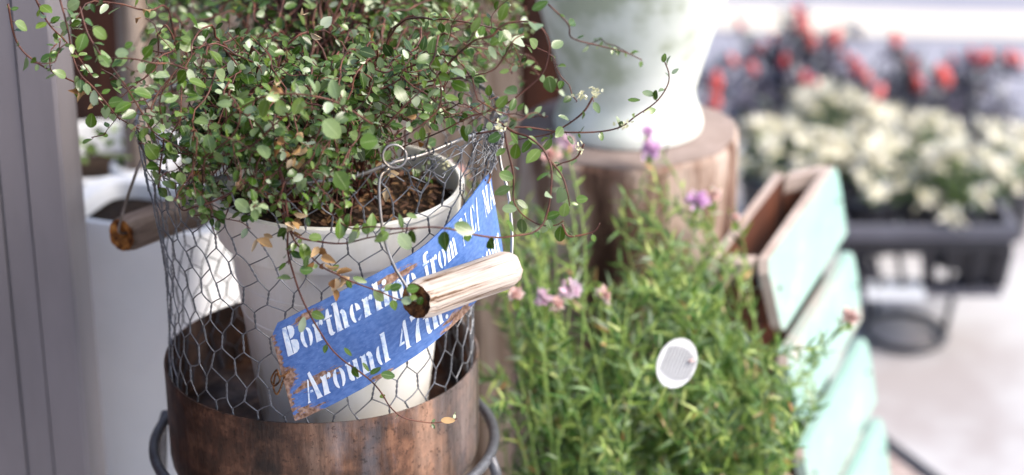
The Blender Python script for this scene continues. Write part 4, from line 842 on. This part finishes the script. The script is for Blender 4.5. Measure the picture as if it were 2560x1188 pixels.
# ------------------------------------------------------------------ cream flowering plants
def cream_plant(loc, label):
    t = thing('cream_flowering_plant', label, 'flowering plant', loc, 'cream flowering plants on and behind the tray'); L = Vector(loc)
    b = MB(); b.lathe([(.001, 0), (.032, 0), (.042, .07), (.045, .072), (.045, .08), (.04, .08), (.038, .068), (.001, .068)], tuple(loc), 32); b.build('pot', M['black'], t, sharp=True)
    f, g_, s_ = MB(), MB(), MB()
    for k in range(19):
        f = MB(); a = random.uniform(0, 6.28); el = random.uniform(.1, 1.4); c_ = L + Vector((math.cos(a) * math.cos(el) * .072, math.sin(a) * math.cos(el) * .072, .085 + math.sin(el) * .065)) + rv(.006)
        s_.tube([L + Vector((0, 0, .068)), (L + c_) / 2 + Vector((0, 0, .045)), c_], .0012, 4); o = (c_ - L - Vector((0, 0, .06))).normalized()
        for j in range(15): f.leaf(c_ + rv(.003), (o * .8 + rv()).normalized(), o + rv(.5), random.uniform(.017, .030), random.uniform(.008, .014), pointed=1, simple=True)
        f.build('flower', M['cream'], t)
        for j in range(4): g_.leaf(c_ - o * .022 + rv(.006), (o * .2 + rv()).normalized(), o + rv(.6), random.uniform(.016, .030), .010, pointed=1, simple=True)
    s_.build('stems', M['greenstem'], t); g_.build('foliage', M['creamleaf'], t); return t
random.seed(77)
tz = ztr - .075
cp = []
spots = [(2400, 450, TY + .00, 'cream plant at the front right corner of the black tray', 1.05), (2180, 430, TY + .02, 'cream plant at the left end of the black tray, behind the mint box', 1.0), (2520, 400, TY + .09, 'cream plant at the back right corner of the tray, cut by the picture edge', 1.0), (2310, 370, TY + .12, 'cream plant at the back middle of the black tray', .95),
         (1925, 385, TY + .04, 'cream plant beside the stump, left of all the cream plants', .95), (2075, 300, TY + .26, 'tallest cream plant, standing below the leftmost red peppers', 1.05), (2200, 345, TY + .24, 'cream plant between the tray and the red peppers', .9), (2025, 400, TY + .02, 'cream plant right behind the top of the mint box', .85)]
proto = None
for i, (x, y, Y, lab, sc) in enumerate(spots):
    p = P(x, y, Y); base = Vector((p.x, p.y, max(.0, p.z - .115 * sc)))
    if proto is None: proto = cream_plant(tuple(base), lab); o = proto
    else: o = copy_tree(proto); o.location = base; o.rotation_euler = (0, 0, i * 1.3); o['label'] = lab
    o.scale = (sc, sc, sc); cp.append((x, y, base.z))

# ------------------------------------------------------------------ ornamental peppers behind
def pepper_plant(c, r, h, fruits, label, seed):
    random.seed(seed); L = Vector((c[0], c[1], 0)); t = thing('pepper_plant', label, 'pepper plant', tuple(L), 'ornamental pepper plants behind the cream flowers')
    b = MB(); b.lathe([(.001, 0), (.045, 0), (.06, .10), (.064, .102), (.064, .12), (.058, .12), (.055, .10), (.001, .10)], tuple(L), 32); b.build('pot', M['darkpot'], t, sharp=True)
    s_, f = MB(), MB()
    tg2 = [P(*q[:3]) for q in fruits]
    for k in range(30): 
        a = random.uniform(0, 6.28); q = math.sqrt(random.random()); tg2.append(L + Vector((math.cos(a) * r * q, math.sin(a) * r * q * .7, .12 + h * random.uniform(.25, 1) * (1 - .35 * q * q))))
    for i, T_ in enumerate(tg2):
        o = T_ - L; path = smoothpath([L + Vector((0, 0, .10)), L + Vector((o.x * .3, o.y * .3, .10 + (o.z - .1) * .55)), L + Vector((o.x * .7, o.y * .7, .10 + (o.z - .1) * .85)), T_ - Vector((0, 0, .004))], 5)
        s_.tube(path, .0016, 4)
        for p in path[4:]:
            for _ in range(2):
                d = rv() + Vector((0, 0, .1)); f.leaf(p, d, Vector((0, 0, 1)) + rv(.7), random.uniform(.026, .052), random.uniform(.007, .014), pointed=1.2, bend=.25, simple=True)
    s_.build('stems', M['darkstem'], t); f.build('foliage', M['pepperleaf'], t)
    for x, y, Y, sz in fruits:
        p = P(x, y, Y); b = MB(); hh = sz * .82; b.lathe([(.001, -hh * .5), (hh * .22, -hh * .42), (hh * .3, -hh * .15), (hh * .26, hh * .2), (hh * .12, hh * .45), (.001, hh * .52)], (0, 0, 0), 14); tl = Matrix.Rotation(random.uniform(-.6, .6), 4, 'Y') @ Matrix.Rotation(random.uniform(-.4, .4), 4, 'X'); b.v = [tuple(tl @ Vector(q) + p) for q in b.v]; b.build('pepper_fruit', M['pepper'] if random.random() < .68 else M['pepper_pale'], t)
YP = TY + .42
def gp(px): return P(px, 300, YP).x
pepper_plant((gp(1960), YP), .15, .27, [(1993, 30, YP, .03), (2003, 62, YP - .03, .045), (2015, 80, YP, .045), (2086, 92, YP, .045), (2030, 105, YP - .03, .03), (1790, 205, YP - .25, .04), (1785, 250, YP - .25, .04), (1850, 60, YP + .02, .022), (1935, 95, YP, .025), (2110, 140, YP, .022), (1960, 150, YP - .04, .028), (1830, 150, YP - .1, .026), (2010, 195, YP - .1, .03), (1900, 120, YP, .03), (1880, 170, YP - .05, .03), (2035, 210, YP - .1, .028)], 'dark bushy pepper plant with bright red fruits beside the urn', 1)
pepper_plant((gp(2180), YP - .02), .13, .20, [(2238, 98, YP, .036), (2262, 135, YP, .03), (2280, 168, YP - .03, .045), (2140, 170, YP - .05, .036), (2165, 195, YP - .05, .036), (2195, 232, YP - .08, .036), (2130, 150, YP, .026), (2295, 210, YP - .05, .042)], 'middle pepper plant with scattered red fruits, above the cream flowers', 2)
pepper_plant((gp(2390), YP + .03), .11, .10, [(2355, 190, YP - .02, .055), (2455, 150, YP + .02, .042), (2470, 138, YP + .02, .03), (2428, 135, YP, .026), (2520, 140, YP + .03, .028), (2548, 150, YP + .03, .03), (2378, 150, YP, .022)], 'low spreading pepper plant with red fruits at the right edge', 3)
